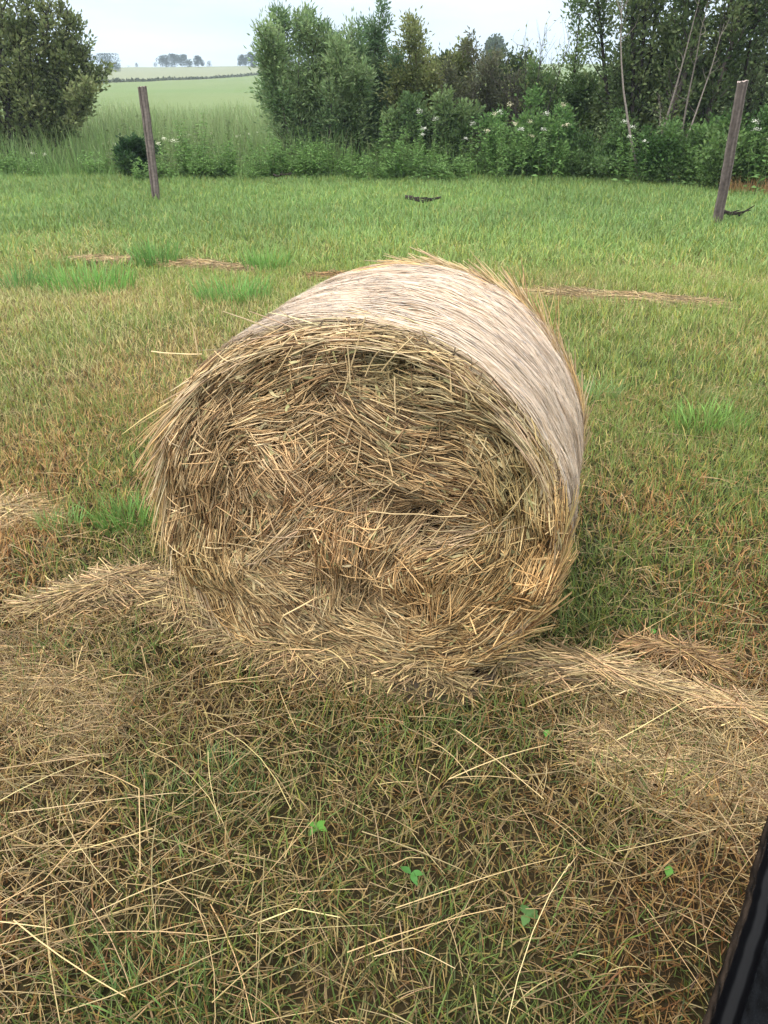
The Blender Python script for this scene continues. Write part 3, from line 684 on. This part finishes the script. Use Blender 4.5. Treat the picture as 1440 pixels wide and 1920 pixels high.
stick("grey stick lying in the weeds below the willow bush", [(512,340),(530,341),(548,341)], .02)

# ------------------------------------------------------------------ shrubs and trees
def stems_path(base, tip, bow, K=9, wob=.04, r=None):
    r = r or rng
    q = np.linspace(0, 1, K)[:, None]; P = base + (tip - base) * q
    P = P + A(bow)[None] * np.sin(q * math.pi) + np.cumsum(r.normal(0, wob / 3, (K, 3)), 0) * q
    return P
def shrub(name, label, cat, loc, stems, leaf_n, leaf, cols, branch=26, blen=(.3, .9), spread=.16, bark=(.06, .05, .042), low=.12, radius=.035, group=None, twig_leaf=1.0, droop=0.0, topthin=.6, up=.45):
    """stems: list of (dx, dy, height, base dx); each main stem is a part, crown is one part"""
    loc = A(loc, float); loc[2] = float(ground_z(loc[0], loc[1])) - .05
    rt = empty(name, loc); tag(rt, label, cat, group)
    tips = []
    for (dx, dy, h, bx) in stems:
        b_ = A([bx, rng.normal(0, .12), 0]); tp = A([dx, dy, h])
        P = stems_path(b_, tp, rng.normal(0, .13, 3) * A([1, 1, .2]))
        geo = Geo(); rad = radius * (h / 3.5)
        geo.tubes(P[None], (np.linspace(1, .15, 9) * rad * 2)[None], A(bark)[None] * rng.uniform(.8, 1.3), 6)
        tg = norm(np.gradient(P, axis=0))
        for k in range(branch):
            f = low + (1 - low) * rng.random() ** .8; idx = f * 8; i0 = min(int(idx), 7); fr = idx - i0
            p = lerp(P[i0], P[i0 + 1], fr); d = rng.normal(0, 1, 3); d[2] = abs(d[2]) * .4
            d = norm(norm(d) + tg[i0] * rng.uniform(.3, 1.1) + A([0, 0, up - droop]))
            L = rng.uniform(*blen) * (1.1 - .55 * f)
            bp = stems_path(p, p + d * L, rng.normal(0, .06, 3), 5, .03)
            geo.tubes(bp[None], (np.linspace(1, .25, 5) * rad * .55)[None], A(bark)[None] * rng.uniform(.8, 1.3), 4)
            tips.append((bp, f))
        tips.append((P[4:], 1.0))
        geo.build("stem", M_BARK, rt)
    if leaf_n:
        ids = rng.integers(0, len(tips), leaf_n)
        fr = rng.random(leaf_n) ** .7
        P = np.empty((leaf_n, 3)); ff = np.empty(leaf_n); dr = np.empty((leaf_n, 3))
        order = np.argsort(ids); ids = ids[order]
        st = np.searchsorted(ids, np.arange(len(tips) + 1))
        for k, (bp, f) in enumerate(tips):
            a, z = st[k], st[k + 1]
            if a == z: continue
            t_ = fr[a:z] * (len(bp) - 1); i0 = np.minimum(t_.astype(int), len(bp) - 2)
            P[a:z] = bp[i0] + (bp[i0 + 1] - bp[i0]) * (t_ - i0)[:, None]; ff[a:z] = f; dr[a:z] = norm(bp[i0 + 1] - bp[i0])
        off = rng.normal(0, 1, (leaf_n, 3)); P = P + off * (spread * rng.uniform(.2, 1, leaf_n) * (1.15 - topthin * ff))[:, None]
        k = P[:, 2] > .05; P, dr, off = P[k], dr[k], off[k]; m = len(P)
        D = norm(dr * .7 + norm(off) * .9 + A([0, 0, .15 - droop])); Uv = norm(rng.normal(0, 1, (m, 3)) + A([0, 0, .6]))
        cl = fbm(P[:, 0] * 2.2 + loc[0] * 3, P[:, 2] * 2.2 + P[:, 1], 3)
        ca, cb = A(cols[0]), A(cols[1])
        c = lerp(ca, cb, np.clip((cl - .3) * 2.2 + rng.normal(0, .18, m), 0, 1)[:, None]) * rng.uniform(.65, 1.3, (m, 1)) * rng.uniform(.94, 1.06, (m, 3))
        geo = Geo(); geo.leaves(P, D, Uv, 1.35 * rng.uniform(leaf[0], leaf[1], m), 1.35 * rng.uniform(leaf[2], leaf[3], m), c)
        geo.build("crown", M_LEAF, rt)
    return rt
def fan(n, hw, h, hj, base=.35, dy=.5, cx=0.0):
    o = []
    for k in range(n):
        f = (k + .5) / n * 2 - 1 + rng.normal(0, .12)
        o.append((cx + f * hw, rng.normal(0, dy), h * (1 - .25 * f * f) + rng.normal(0, hj), cx + f * base + rng.normal(0, .05)))
    return o
WIL = ((.13, .21, .085), (.27, .36, .16))
OLV = ((.14, .17, .06), (.25, .28, .11))
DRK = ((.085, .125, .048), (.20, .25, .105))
LFT = ((.12, .155, .062), (.25, .285, .12))
def gp(px, Y):
    return A([at(px, 300, Y)[0], Y, 0])
# left tree
shrub("broadleaf_tree", "dark leafy tree with several trunks at the left edge", "tree", gp(25, 20.5),
      [(-1.6,.3,4.4,-.5),(-.7,-.2,4.9,-.2),(0,.3,5.2,0),(.55,-.3,4.9,.15),(1.1,.2,4.4,.35),(1.5,-.2,3.2,.5),(2.2,0,2.4,.6),(2.35,.2,1.8,.6),(-1.2,-.4,3.2,-.4),(2.2,-.4,1.4,.6),(1.9,.1,3.0,.5),(1.5,.2,2.6,.4),(-.4,-.3,2.5,0),(.8,-.4,2.7,.3)],
      24000, (.06, .10, .035, .055), LFT, 36, (.4, 1.15), .13, (.035, .03, .028), .08, .07)
# willow bush
shrub("willow_bush", "pale green willow bush left of the middle with feathery top", "bush", gp(585, 18.6),
      fan(13, 1.25, 2.95, .2, .5, .5), 30000, (.06, .10, .018, .03), WIL, 26, (.3, .8), .17, (.07, .065, .05), .05)
shrub("willow_bush", "taller bluish willow standing just right of the palest willow bush", "bush", gp(690, 19.2),
      fan(9, .75, 2.95, .25, .35, .4), 18000, (.06, .10, .018, .03), ((.095, .165, .075), (.19, .275, .125)), 26, (.3, .7), .15, (.06, .055, .045), .08)
# olive bush with sparse top
shrub("alder_bush", "olive green bush with sparse twiggy top in the middle of the thicket", "bush", gp(800, 19.4),
      fan(10, .95, 2.7, .35, .4, .5), 18000, (.045, .08, .025, .04), OLV, 26, (.3, .75), .17, (.06, .05, .04), .1)
shrub("alder_bush", "low rounded green bush in front of the olive bush", "bush", gp(800, 17.9),
      fan(8, 1.0, 1.45, .15, .4, .3), 13000, (.045, .08, .025, .045), ((.09, .15, .055), (.18, .255, .10)), 22, (.25, .6), .15, (.05, .045, .035), .05)
shrub("twiggy_bush", "greyish tangled bush with thin foliage beside the gap in the thicket", "bush", gp(905, 18.9),
      fan(10, .95, 2.15, .25, .4, .4), 14000, (.04, .07, .02, .035), ((.075, .085, .045), (.14, .145, .085)), 30, (.3, .8), .15, (.07, .06, .05), .08)
# dead leaning stems
shrub("dead_shrub", "bare dead shrub with dark leaning stems in the gap of the thicket", "shrub", gp(990, 17.8),
      [(-.95,.1,2.1,-.05),(-.55,0,2.4,0),(-.25,.2,2.6,.05),(.15,.1,2.9,.1),(.75,.2,2.8,.15),(-1.2,.3,1.6,0)], 260, (.04, .07, .02, .03), OLV, 26, (.3, 1.1), .1, (.05, .042, .04), .3, .022)
shrub("alder_bush", "bright green bush right of the gap, with a slender leafless leader", "bush", gp(1050, 18.6),
      fan(10, .95, 2.1, .2, .4, .4) + [(.15, 0, 3.6, .1)], 18000, (.045, .08, .025, .042), ((.10, .165, .055), (.21, .28, .105)), 24, (.3, .65), .16, (.05, .042, .04), .05)
# right thicket
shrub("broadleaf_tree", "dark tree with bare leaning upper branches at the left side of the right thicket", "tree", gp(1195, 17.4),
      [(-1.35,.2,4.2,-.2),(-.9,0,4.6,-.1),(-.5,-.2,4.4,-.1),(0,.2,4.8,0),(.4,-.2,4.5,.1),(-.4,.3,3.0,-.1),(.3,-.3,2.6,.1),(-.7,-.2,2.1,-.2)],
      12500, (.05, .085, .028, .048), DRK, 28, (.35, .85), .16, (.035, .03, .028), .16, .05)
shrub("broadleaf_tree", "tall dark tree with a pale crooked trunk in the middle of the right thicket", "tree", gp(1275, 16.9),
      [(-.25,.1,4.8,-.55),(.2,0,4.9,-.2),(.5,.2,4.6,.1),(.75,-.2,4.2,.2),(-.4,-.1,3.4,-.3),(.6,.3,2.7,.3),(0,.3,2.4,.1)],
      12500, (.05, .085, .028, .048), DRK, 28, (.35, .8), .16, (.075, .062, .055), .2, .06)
shrub("broadleaf_tree", "leafy lighter green tree at the right picture edge behind the post", "tree", gp(1420, 17.4),
      fan(10, 1.2, 4.2, .4, .5, .5), 17000, (.05, .085, .025, .042), ((.09, .135, .055), (.19, .24, .11)), 28, (.35, .8), .17, (.05, .042, .038), .06, .045)
shrub("bramble_bush", "dense low dark green bush behind the right post", "bush", gp(1400, 14.9),
      fan(9, .8, 1.1, .25, .5, .3), 13000, (.035, .065, .022, .04), ((.06, .125, .032), (.15, .24, .075)), 22, (.25, .6), .15, (.04, .04, .03), .02)
shrub("bramble_bush", "dense low green bush under the tall dark tree", "bush", gp(1270, 15.6),
      fan(8, .75, .75, .2, .5, .3), 9000, (.035, .065, .022, .04), ((.06, .125, .032), (.14, .235, .075)), 20, (.25, .55), .14, (.04, .04, .03), .02)
shrub("bramble_bush", "rounded heap of bright nettles below the gap in the thicket", "bush", gp(985, 16.7),
      fan(10, .85, 1.1, .25, .6, .3), 13000, (.035, .065, .022, .04), ((.08, .165, .045), (.16, .27, .085)), 20, (.2, .5), .13, (.05, .06, .03), .02)
shrub("bramble_bush", "dark low undergrowth bush beneath the left end of the right thicket", "bush", gp(1120, 16.4),
      fan(8, .7, .7, .2, .5, .3), 7000, (.035, .065, .022, .04), ((.06, .115, .035), (.13, .21, .07)), 20, (.2, .5), .14, (.04, .04, .03), .02)
shrub("bramble_bush", "small dark round bush beside the left post", "bush", gp(258, 16.8),
      fan(5, .28, .62, .06, .15, .15), 3000, (.05, .09, .03, .05), ((.03, .07, .024), (.06, .11, .036)), 16, (.12, .3), .08, (.03, .03, .02), .02)
shrub("bare_sapling", "pale bare crooked stems leaning in front of the dark right thicket", "sapling", gp(1222, 15.9),
      [(.42,.1,3.1,.0),(.95,.2,2.6,.35),(-.02,0,1.45,-.2),(.62,.1,2.9,.5),(-.9,.2,3.2,-.15)], 40, (.04, .07, .02, .03), OLV, 7, (.2, .9), .08, (.17, .145, .125), .35, .032)
# dark thicket body behind everything on the right
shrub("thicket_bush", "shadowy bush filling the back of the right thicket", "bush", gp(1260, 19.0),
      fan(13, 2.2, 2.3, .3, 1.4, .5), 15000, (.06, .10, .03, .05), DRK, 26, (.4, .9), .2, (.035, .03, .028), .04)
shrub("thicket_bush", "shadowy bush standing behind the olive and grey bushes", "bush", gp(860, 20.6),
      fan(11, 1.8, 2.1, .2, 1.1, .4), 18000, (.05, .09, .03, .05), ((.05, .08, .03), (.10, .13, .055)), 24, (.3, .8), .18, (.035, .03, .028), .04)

# ------------------------------------------------------------------ verge: tall grass, weeds, flowers
n = 42000
y = rng.uniform(15.6, 34, n) ** 1.0; x = rng.uniform(-1, 1, n) * (.62 * y + 1)
k = ((y < 22) | (x < 1.0)) & (y > np.where(x > -2.5, 16.5, 16.3)); x, y = x[k], y[k]; n = len(x)
edge = np.clip((y - 16.0 - 1.2 * (fbm(x * .5, x * 0 + 3, 3) - .5) - .8 * (x < -2)) / 1.6, 0, 1)
L = (.25 + .75 * edge * rng.uniform(.5, 1.1, n)) * (.7 + .6 * fbm(x * .8, y * .8, 2)); ph = rng.uniform(0, 6.283, n); le = np.abs(rng.normal(.25, .22, n))
q = np.linspace(0, 1, 4)[None]
h = np.sin(le)[:, None] * q ** 1.6 * L[:, None]; z = L[:, None] * q * np.cos(le[:, None] * q)
P = np.stack([x[:, None] + np.cos(ph)[:, None] * h, y[:, None] + np.sin(ph)[:, None] * h, ground_z(x, y)[:, None] + z - .02], -1)
sa = rng.normal(0, .8, n); side = np.stack([np.cos(sa), np.sin(sa), 0 * sa], 1)
c = lerp(A([.12, .21, .055]), A([.20, .275, .11]), np.clip((y - 17) / 6, 0, 1)[:, None]) * rng.uniform(.6, 1.3, (n, 1)) * rng.uniform(.93, 1.07, (n, 3))
cc = np.repeat(c[:, None], 4, 1); cc[:, 3] = lerp(cc[:, 3], A([.30, .29, .16]), (rng.random(n) < .3)[:, None] * .7)
geo = Geo(); geo.strips(P, rng.uniform(.007, .014, n)[:, None] * A([1, .9, .7, .35])[None], side, cc)
tag(geo.build("tall_grass", M_BLADE), "tall uncut grass along the ditch and field edge", "grass", kind='stuff')

def weed_proto(h, n_st, leafc, seed, name, flower=None, dock=False):
    rt = empty(name, (0, 0, 0)); st = Geo(); lf = Geo(); fl = Geo()
    for k in range(n_st):
        b_ = A([rng.normal(0, .07), rng.normal(0, .07), 0]); tp = b_ + A([rng.normal(0, .14), rng.normal(0, .14), h * rng.uniform(.75, 1.1)])
        P = stems_path(b_, tp, rng.normal(0, .03, 3), 6, .02); st.tubes(P[None], (np.linspace(1, .4, 6) * .010)[None], A([[.10, .14, .05]]), 4)
        m = 34; f = rng.random(m) ** .8; idx = f * 4.99; i0 = idx.astype(int); p = P[i0] + (P[i0 + 1] - P[i0]) * (idx - i0)[:, None]
        a = rng.uniform(0, 6.283, m); D = np.stack([np.cos(a), np.sin(a), rng.normal(.1, .3, m)], 1)
        c = lerp(A(leafc[0]), A(leafc[1]), rng.random((m, 1))) * rng.uniform(.7, 1.25, (m, 1))
        s_ = (1.15 - .65 * f)
        lf.leaves(p, D, np.broadcast_to(A([0, 0, 1.]), D.shape) + rng.normal(0, .3, D.shape), rng.uniform(.08, .15, m) * s_, rng.uniform(.03, .055, m) * s_, c)
        if flower is not None:
            mm = 36; o = rng.normal(0, 1, (mm, 3)) * A([.025, .025, .016]); a = rng.uniform(0, 6.283, mm)
            fl = Geo(); fl.leaves(tp + o + A([0, 0, .02]), np.stack([np.cos(a), np.sin(a), rng.normal(0, .4, mm)], 1), np.broadcast_to(A([0, 0, 1.]), (mm, 3)), rng.uniform(.016, .03, mm), rng.uniform(.014, .024, mm), A(flower) * rng.uniform(.8, 1.05, (mm, 1))); fl.build('flower_head', M_FLOWER, rt)
    st.build("stem", M_BARK, rt); lf.build("foliage", M_LEAF, rt)
    return rt
def scatter(protos, spots, label, cat, group):
    used = set()
    for (x, y, k) in spots:
        o = protos[k] if k not in used else copy_tree(protos[k]); used.add(k)
        o.location = (x, y, float(ground_z(x, y)) - .02); o.rotation_euler = (0, 0, rng.uniform(0, 6.28)); s_ = rng.uniform(.8, 1.25); o.scale = (s_, s_, s_)
        tag(o, label, cat, group)
W1 = ((.10, .20, .052), (.19, .32, .095)); W2 = ((.125, .23, .062), (.21, .34, .11))
pr = [weed_proto(.75, 6, W1, 1, "nettle_plant"), weed_proto(.6, 7, W1, 2, "nettle_plant"), weed_proto(.9, 6, W1, 4, "nettle_plant")]
sp = []
for k in range(66):
    px = rng.uniform(330, 1470); Y = 16.1 + rng.random() * 1.6 - (.9 if px > 1080 else 0) - (.5 if px > 1300 else 0); sp.append((gp(px, Y)[0], Y, int(rng.integers(0, 3))))
scatter(pr, sp, "leafy green nettle plant in the dense weeds along the foot of the thicket", "weed", "nettles along the foot of the thicket")
pr = [weed_proto(.5, 6, W2, 3, "dock_plant"), weed_proto(.4, 7, W2, 5, "dock_plant")]
sp = []
for k in range(46):
    px = rng.uniform(-30, 900); Y = 15.6 + rng.random() * 1.5 + (1.0 if px < 250 else 0); sp.append((gp(px, Y)[0], Y, int(rng.integers(0, 2))))
scatter(pr, sp, "low bright green weed at the front edge of the uncut verge", "weed", "low weeds at the edge of the verge")
pr = [weed_proto(1.0, 2, W1, 6, "flowering_plant", (.75, .75, .66)), weed_proto(1.12, 2, W1, 7, "flowering_plant", (.75, .70, .50))]
sp = [(gp(px, Y)[0], Y, k) for px, Y, k in [(780,16.0,0),(797,15.9,0),(870,15.8,0),(920,15.8,1),(938,15.7,1),(968,15.7,1),(1024,15.5,0),(1043,15.6,1),(952,15.4,0),(1176,15.1,0),(1196,15.0,0),(1425,14.0,0),(1437,13.9,0)]]
scatter(pr, sp, "tall weed with white flower heads rising in front of the thicket", "flowering plant", "white flowering weeds before the thicket")
pr = [weed_proto(1.0, 3, ((.13, .17, .07), (.22, .26, .13)), 9, "tall_weed"), weed_proto(.8, 4, ((.12, .17, .06), (.20, .26, .11)), 10, "tall_weed")]
sp = []
for k in range(30):
    Y = rng.uniform(17.2, 23); px = rng.uniform(215, 500); sp.append((gp(px, Y)[0], Y, int(rng.integers(0, 2))))
scatter(pr, sp, "tall dull green weed standing in the uncut grass before the open field", "weed", "tall weeds before the open field")
pr = [weed_proto(.6, 2, W2, 8, "flowering_plant", (.72, .72, .55))]
sp = [(gp(px, Y)[0], Y, 0) for px, Y in [(315,16.3),(326,16.5),(232,19.5),(245,20.2),(75,18.2),(352,21),(395,22),(452,21.5),(478,22.5)]]
scatter(pr, sp, "short pale flowering weed in the uncut grass near the left post", "flowering plant", "pale flowering weeds near the left post")
tuft("dry orange brown grass clump at the right edge behind the right post", 1418, 362, 700, .34, .42, (.008, .014), (.30, .18, .08), "dry_grass_clump")

# ------------------------------------------------------------------ far field: hedge strip and distant trees
def far_tree(label, px, py_base, py_top, wpx, Y, cols=((.022, .04, .022), (.05, .072, .038)), n=1500, conic=0.0, name="distant_tree", lsz=None, cat="tree"):
    b_ = at(px, py_base, Y); tp = at(px, py_top, Y); x = b_[0]
    z0 = float(ground_z(x, Y)) - .1; H = tp[2] - z0; dep = Y * math.cos(PITCH); R = wpx / F * dep / 2 * 1.25
    rt = empty(name, (x, Y, z0)); tag(rt, label, cat)
    tr = Geo(); tr.tubes(stems_path(A([0, 0, 0]), A([rng.normal(0, .1), 0, H * .7]), A([.05, 0, 0]) * R, 6)[None], (np.linspace(1, .3, 6) * max(.12, H * .045))[None], A([[.05, .042, .036]]), 6)
    tr.build("trunk", M_BARK, rt)
    nl = 11; lb = []
    for k in range(nl):
        f = rng.uniform(.2, .93); w_ = R * (math.sin(min(1, f * 1.05) * math.pi) ** .55 if not conic else (1.05 - f)); lb.append((rng.uniform(-1, 1) * w_ * .65, rng.normal(0, .4) * R, f * H, R * rng.uniform(.3, .5)))
    lb.append((0, 0, H * .88, R * .35)); lb = A(lb)
    i = rng.integers(0, len(lb), n); d = norm(rng.normal(size=(n, 3))) * (rng.random(n) ** .4)[:, None]
    P = lb[i, :3] + d * lb[i, 3:4] * A([1, 1, .9]); P[:, 2] = np.clip(P[:, 2], .05 * H, H)
    s_ = lsz or H * .10
    a = rng.normal(size=(n, 3)); c = lerp(A(cols[0]), A(cols[1]), np.clip(rng.random((n, 1)) * .6 + (d[:, 2:3] + 1) * .0, 0, 1)) * rng.uniform(.7, 1.25, (n, 1))
    lf = Geo(); lf.leaves(P, a, norm(rng.normal(0, .6, (n, 3)) + A([0, 0, 1.])), np.full(n, s_) * rng.uniform(.6, 1.2, n), np.full(n, s_ * .7), c)
    lf.build("crown", M_LEAF, rt)
    return rt
far_tree("hazy far tree half hidden behind the left tree's edge", 168, 131, 99, 34, 430)
far_tree("broad hazy far tree left of the open field's skyline", 205, 131, 101, 46, 430)
far_tree("small dark far tree standing lower on the slope in front of the broad hazy one", 218, 144, 119, 24, 330)
far_tree("tiny low far bush on the skyline between two far trees", 241, 131, 123, 12, 428, n=350, name="distant_bush", cat="bush")
far_tree("tiny slender far tree alone on the skyline left of the post", 257, 131, 117, 9, 428, n=350, conic=1)
far_tree("low narrow far tree at the left end of the middle skyline group", 293, 131, 117, 11, 428, n=350)
far_tree("rounded hazy far tree first in the middle skyline group", 312, 131, 104, 28, 428)
far_tree("widest hazy far tree within the middle skyline group", 328, 131, 102, 26, 432)
far_tree("domed hazy far tree near the right of the middle skyline group", 347, 131, 103, 28, 428)
far_tree("dark square topped far tree at the right of the middle skyline group", 373, 130, 105, 19, 400)
far_tree("small pointed far tree right after the square topped one", 393, 129, 114, 13, 420, n=400, conic=1)
far_tree("hazy narrow far tree at the left of the right skyline pair", 455, 127, 103, 17, 425)
far_tree("dark round far tree standing on the skyline near the willow bush", 473, 128, 99, 28, 400)
far_tree("low far bush peeking out behind the willow bush", 497, 126, 107, 26, 380, name="distant_bush", cat="bush")
far_tree("big grey green tree rising behind the twiggy bush", 925, 150, 68, 62, 150, cols=((.06, .085, .05), (.11, .14, .08)), n=1800)
far_tree("round blue far tree seen through the gap in the thicket, left one", 975, 128, 107, 30, 430)
far_tree("round blue far tree seen through the gap in the thicket, right one", 1004, 128, 110, 22, 430)
far_tree("low long far bush below the two round blue far trees", 985, 132, 120, 60, 415, name="distant_bush", cat="bush")
n = 4200
t_ = rng.random(n); hx = lerp(-64, -28, t_) + rng.normal(0, .5, n); hy = lerp(126, 301, t_); hz = ground_z(hx, hy) + rng.uniform(-.05, .32, n)
hx0, hy0 = -46.0, 213.0; hz0 = float(ground_z(hx0, hy0))
geo = Geo(); geo.leaves(np.stack([hx - hx0, hy - hy0, hz - hz0], 1), rng.normal(size=(n, 3)), norm(rng.normal(0, .5, (n, 3)) + A([0, 0, 1.])), rng.uniform(.35, .7, n), rng.uniform(.25, .5, n), A([.07, .08, .042]) * rng.uniform(.7, 1.2, (n, 1)))
o = geo.build("field_hedge", M_LEAF); o.location = (hx0, hy0, hz0); tag(o, "thin dark hedge line running across the distant sloping field", "hedge")

# ------------------------------------------------------------------ black bumper at the lower right
M_BLK = bpy.data.materials.new("black_plastic"); M_BLK.use_nodes = True
n_ = M_BLK.node_tree; p = n_.nodes["Principled BSDF"]; a_ = n_.nodes.new("ShaderNodeAttribute"); a_.attribute_name = "Col"
t_ = n_.nodes.new("ShaderNodeTexCoord"); z_ = n_.nodes.new("ShaderNodeTexNoise"); z_.inputs['Scale'].default_value = 120; z_.inputs['Detail'].default_value = 3
n_.links.new(t_.outputs['Object'], z_.inputs['Vector']); bm_ = n_.nodes.new("ShaderNodeBump"); bm_.inputs['Strength'].default_value = 1.0; bm_.inputs['Distance'].default_value = .006
n_.links.new(z_.outputs[0], bm_.inputs['Height']); n_.links.new(bm_.outputs[0], p.inputs['Normal']); n_.links.new(a_.outputs['Color'], p.inputs['Base Color'])
p.inputs['Roughness'].default_value = .8; p.inputs['Specular IOR Level'].default_value = .05
ZB = .42
edge = np.stack([unproj(a, b_, ZB) for a, b_ in [(1490,1420),(1448,1500),(1422,1580),(1402,1660),(1378,1740),(1350,1820),(1318,1915),(1285,2010),(1262,2100)]])
q = np.linspace(0, 1, 40); ql = np.linspace(0, 1, len(edge)); E_ = np.stack([np.interp(q, ql, edge[:, k]) for k in range(3)], 1)
for _ in range(3): E_[1:-1] = (E_[:-2] + E_[1:-1] * 2 + E_[2:]) / 4
E_ += rng.normal(0, .0012, E_.shape) * A([1, 0, .6])
bb = A([E_[:, 0].mean() + .15, E_[:, 1].mean(), 0])
tg = norm(np.gradient(E_, axis=0)); nm = norm(np.stack([-tg[:, 1], tg[:, 0], 0 * tg[:, 0]], 1)); nm = nm * np.sign(nm[:, :1])
def sweep(prof, name, col, jit=0.0, mt=None):
    """prof: list of (inward, height) from the outer edge"""
    pr_ = A(prof); K = len(pr_)
    V = E_[:, None, :] + nm[:, None, :] * pr_[None, :, 0:1] + A([0, 0, 1.]) * pr_[None, :, 1:2] - bb
    i = np.arange(len(E_) - 1)[:, None]; j = np.arange(K - 1)[None]
    c = A(col) * (1 + jit * rng.normal(size=(len(E_) * K, 1)))
    c = np.clip(c, .001, 1)
    geo = Geo(); geo.add(V, np.stack([i * K + j, i * K + j + 1, (i + 1) * K + j + 1, (i + 1) * K + j], -1), c)
    return geo.build(name, mt or M_BLK, bump_, True)
M_GLS = M_BLK.copy(); M_GLS.name = 'black_gloss'; _p = M_GLS.node_tree.nodes['Principled BSDF']; _p.inputs['Roughness'].default_value = .28; _p.inputs['Specular IOR Level'].default_value = .12
for _l in list(M_GLS.node_tree.links):
    if _l.to_socket.name == 'Normal': M_GLS.node_tree.links.remove(_l)
bump_ = empty("vehicle_bumper", bb); tag(bump_, "black pitted plastic bumper edge with a muddy brown rim at the lower right corner", "bumper")
sweep([(.10, -ZB + .003), (.06, -.16), (.004, -.03), (0, -.006), (.003, 0), (.008, .002), (.012, -.004)], "muddy_rim", (.015, .0105, .0075), .6)
sweep([(.012, -.004), (.020, -.022), (.034, -.026), (.045, -.020), (.049, -.010)], "groove", (.0015, .0015, .002), 0, M_GLS)
sweep([(.049, -.010), (.052, -.004), (.060, -.003), (.064, -.008), (.40, -.004), (.405, -.05), (.30, -ZB + .003)], "top_panel", (.0038, .0043, .0052), .35)

# ------------------------------------------------------------------ haze
HZ = True
if HZ:
    hb = Geo(); x0, x1, y0, y1, z0, z1 = -430, 430, -8, 705, -12, 26
    V = A([(x, y, z) for z in (z0, z1) for y in (y0, y1) for x in (x0, x1)], float)
    hb.add(V, [(0, 2, 3, 1), (4, 5, 7, 6), (0, 1, 5, 4), (2, 6, 7, 3), (0, 4, 6, 2), (1, 3, 7, 5)], A([1, 1, 1.]))
    mh = bpy.data.materials.new("haze"); mh.use_nodes = True; nh = mh.node_tree; nh.nodes.clear()
    oh = nh.nodes.new("ShaderNodeOutputMaterial"); vh = nh.nodes.new("ShaderNodeVolumePrincipled")
    vh.inputs['Color'].default_value = (.62, .74, .90, 1); vh.inputs['Density'].default_value = .0006; vh.inputs['Anisotropy'].default_value = .0
    nh.links.new(vh.outputs[0], oh.inputs['Volume'])
    tag(hb.build("haze", mh), kind='stuff')
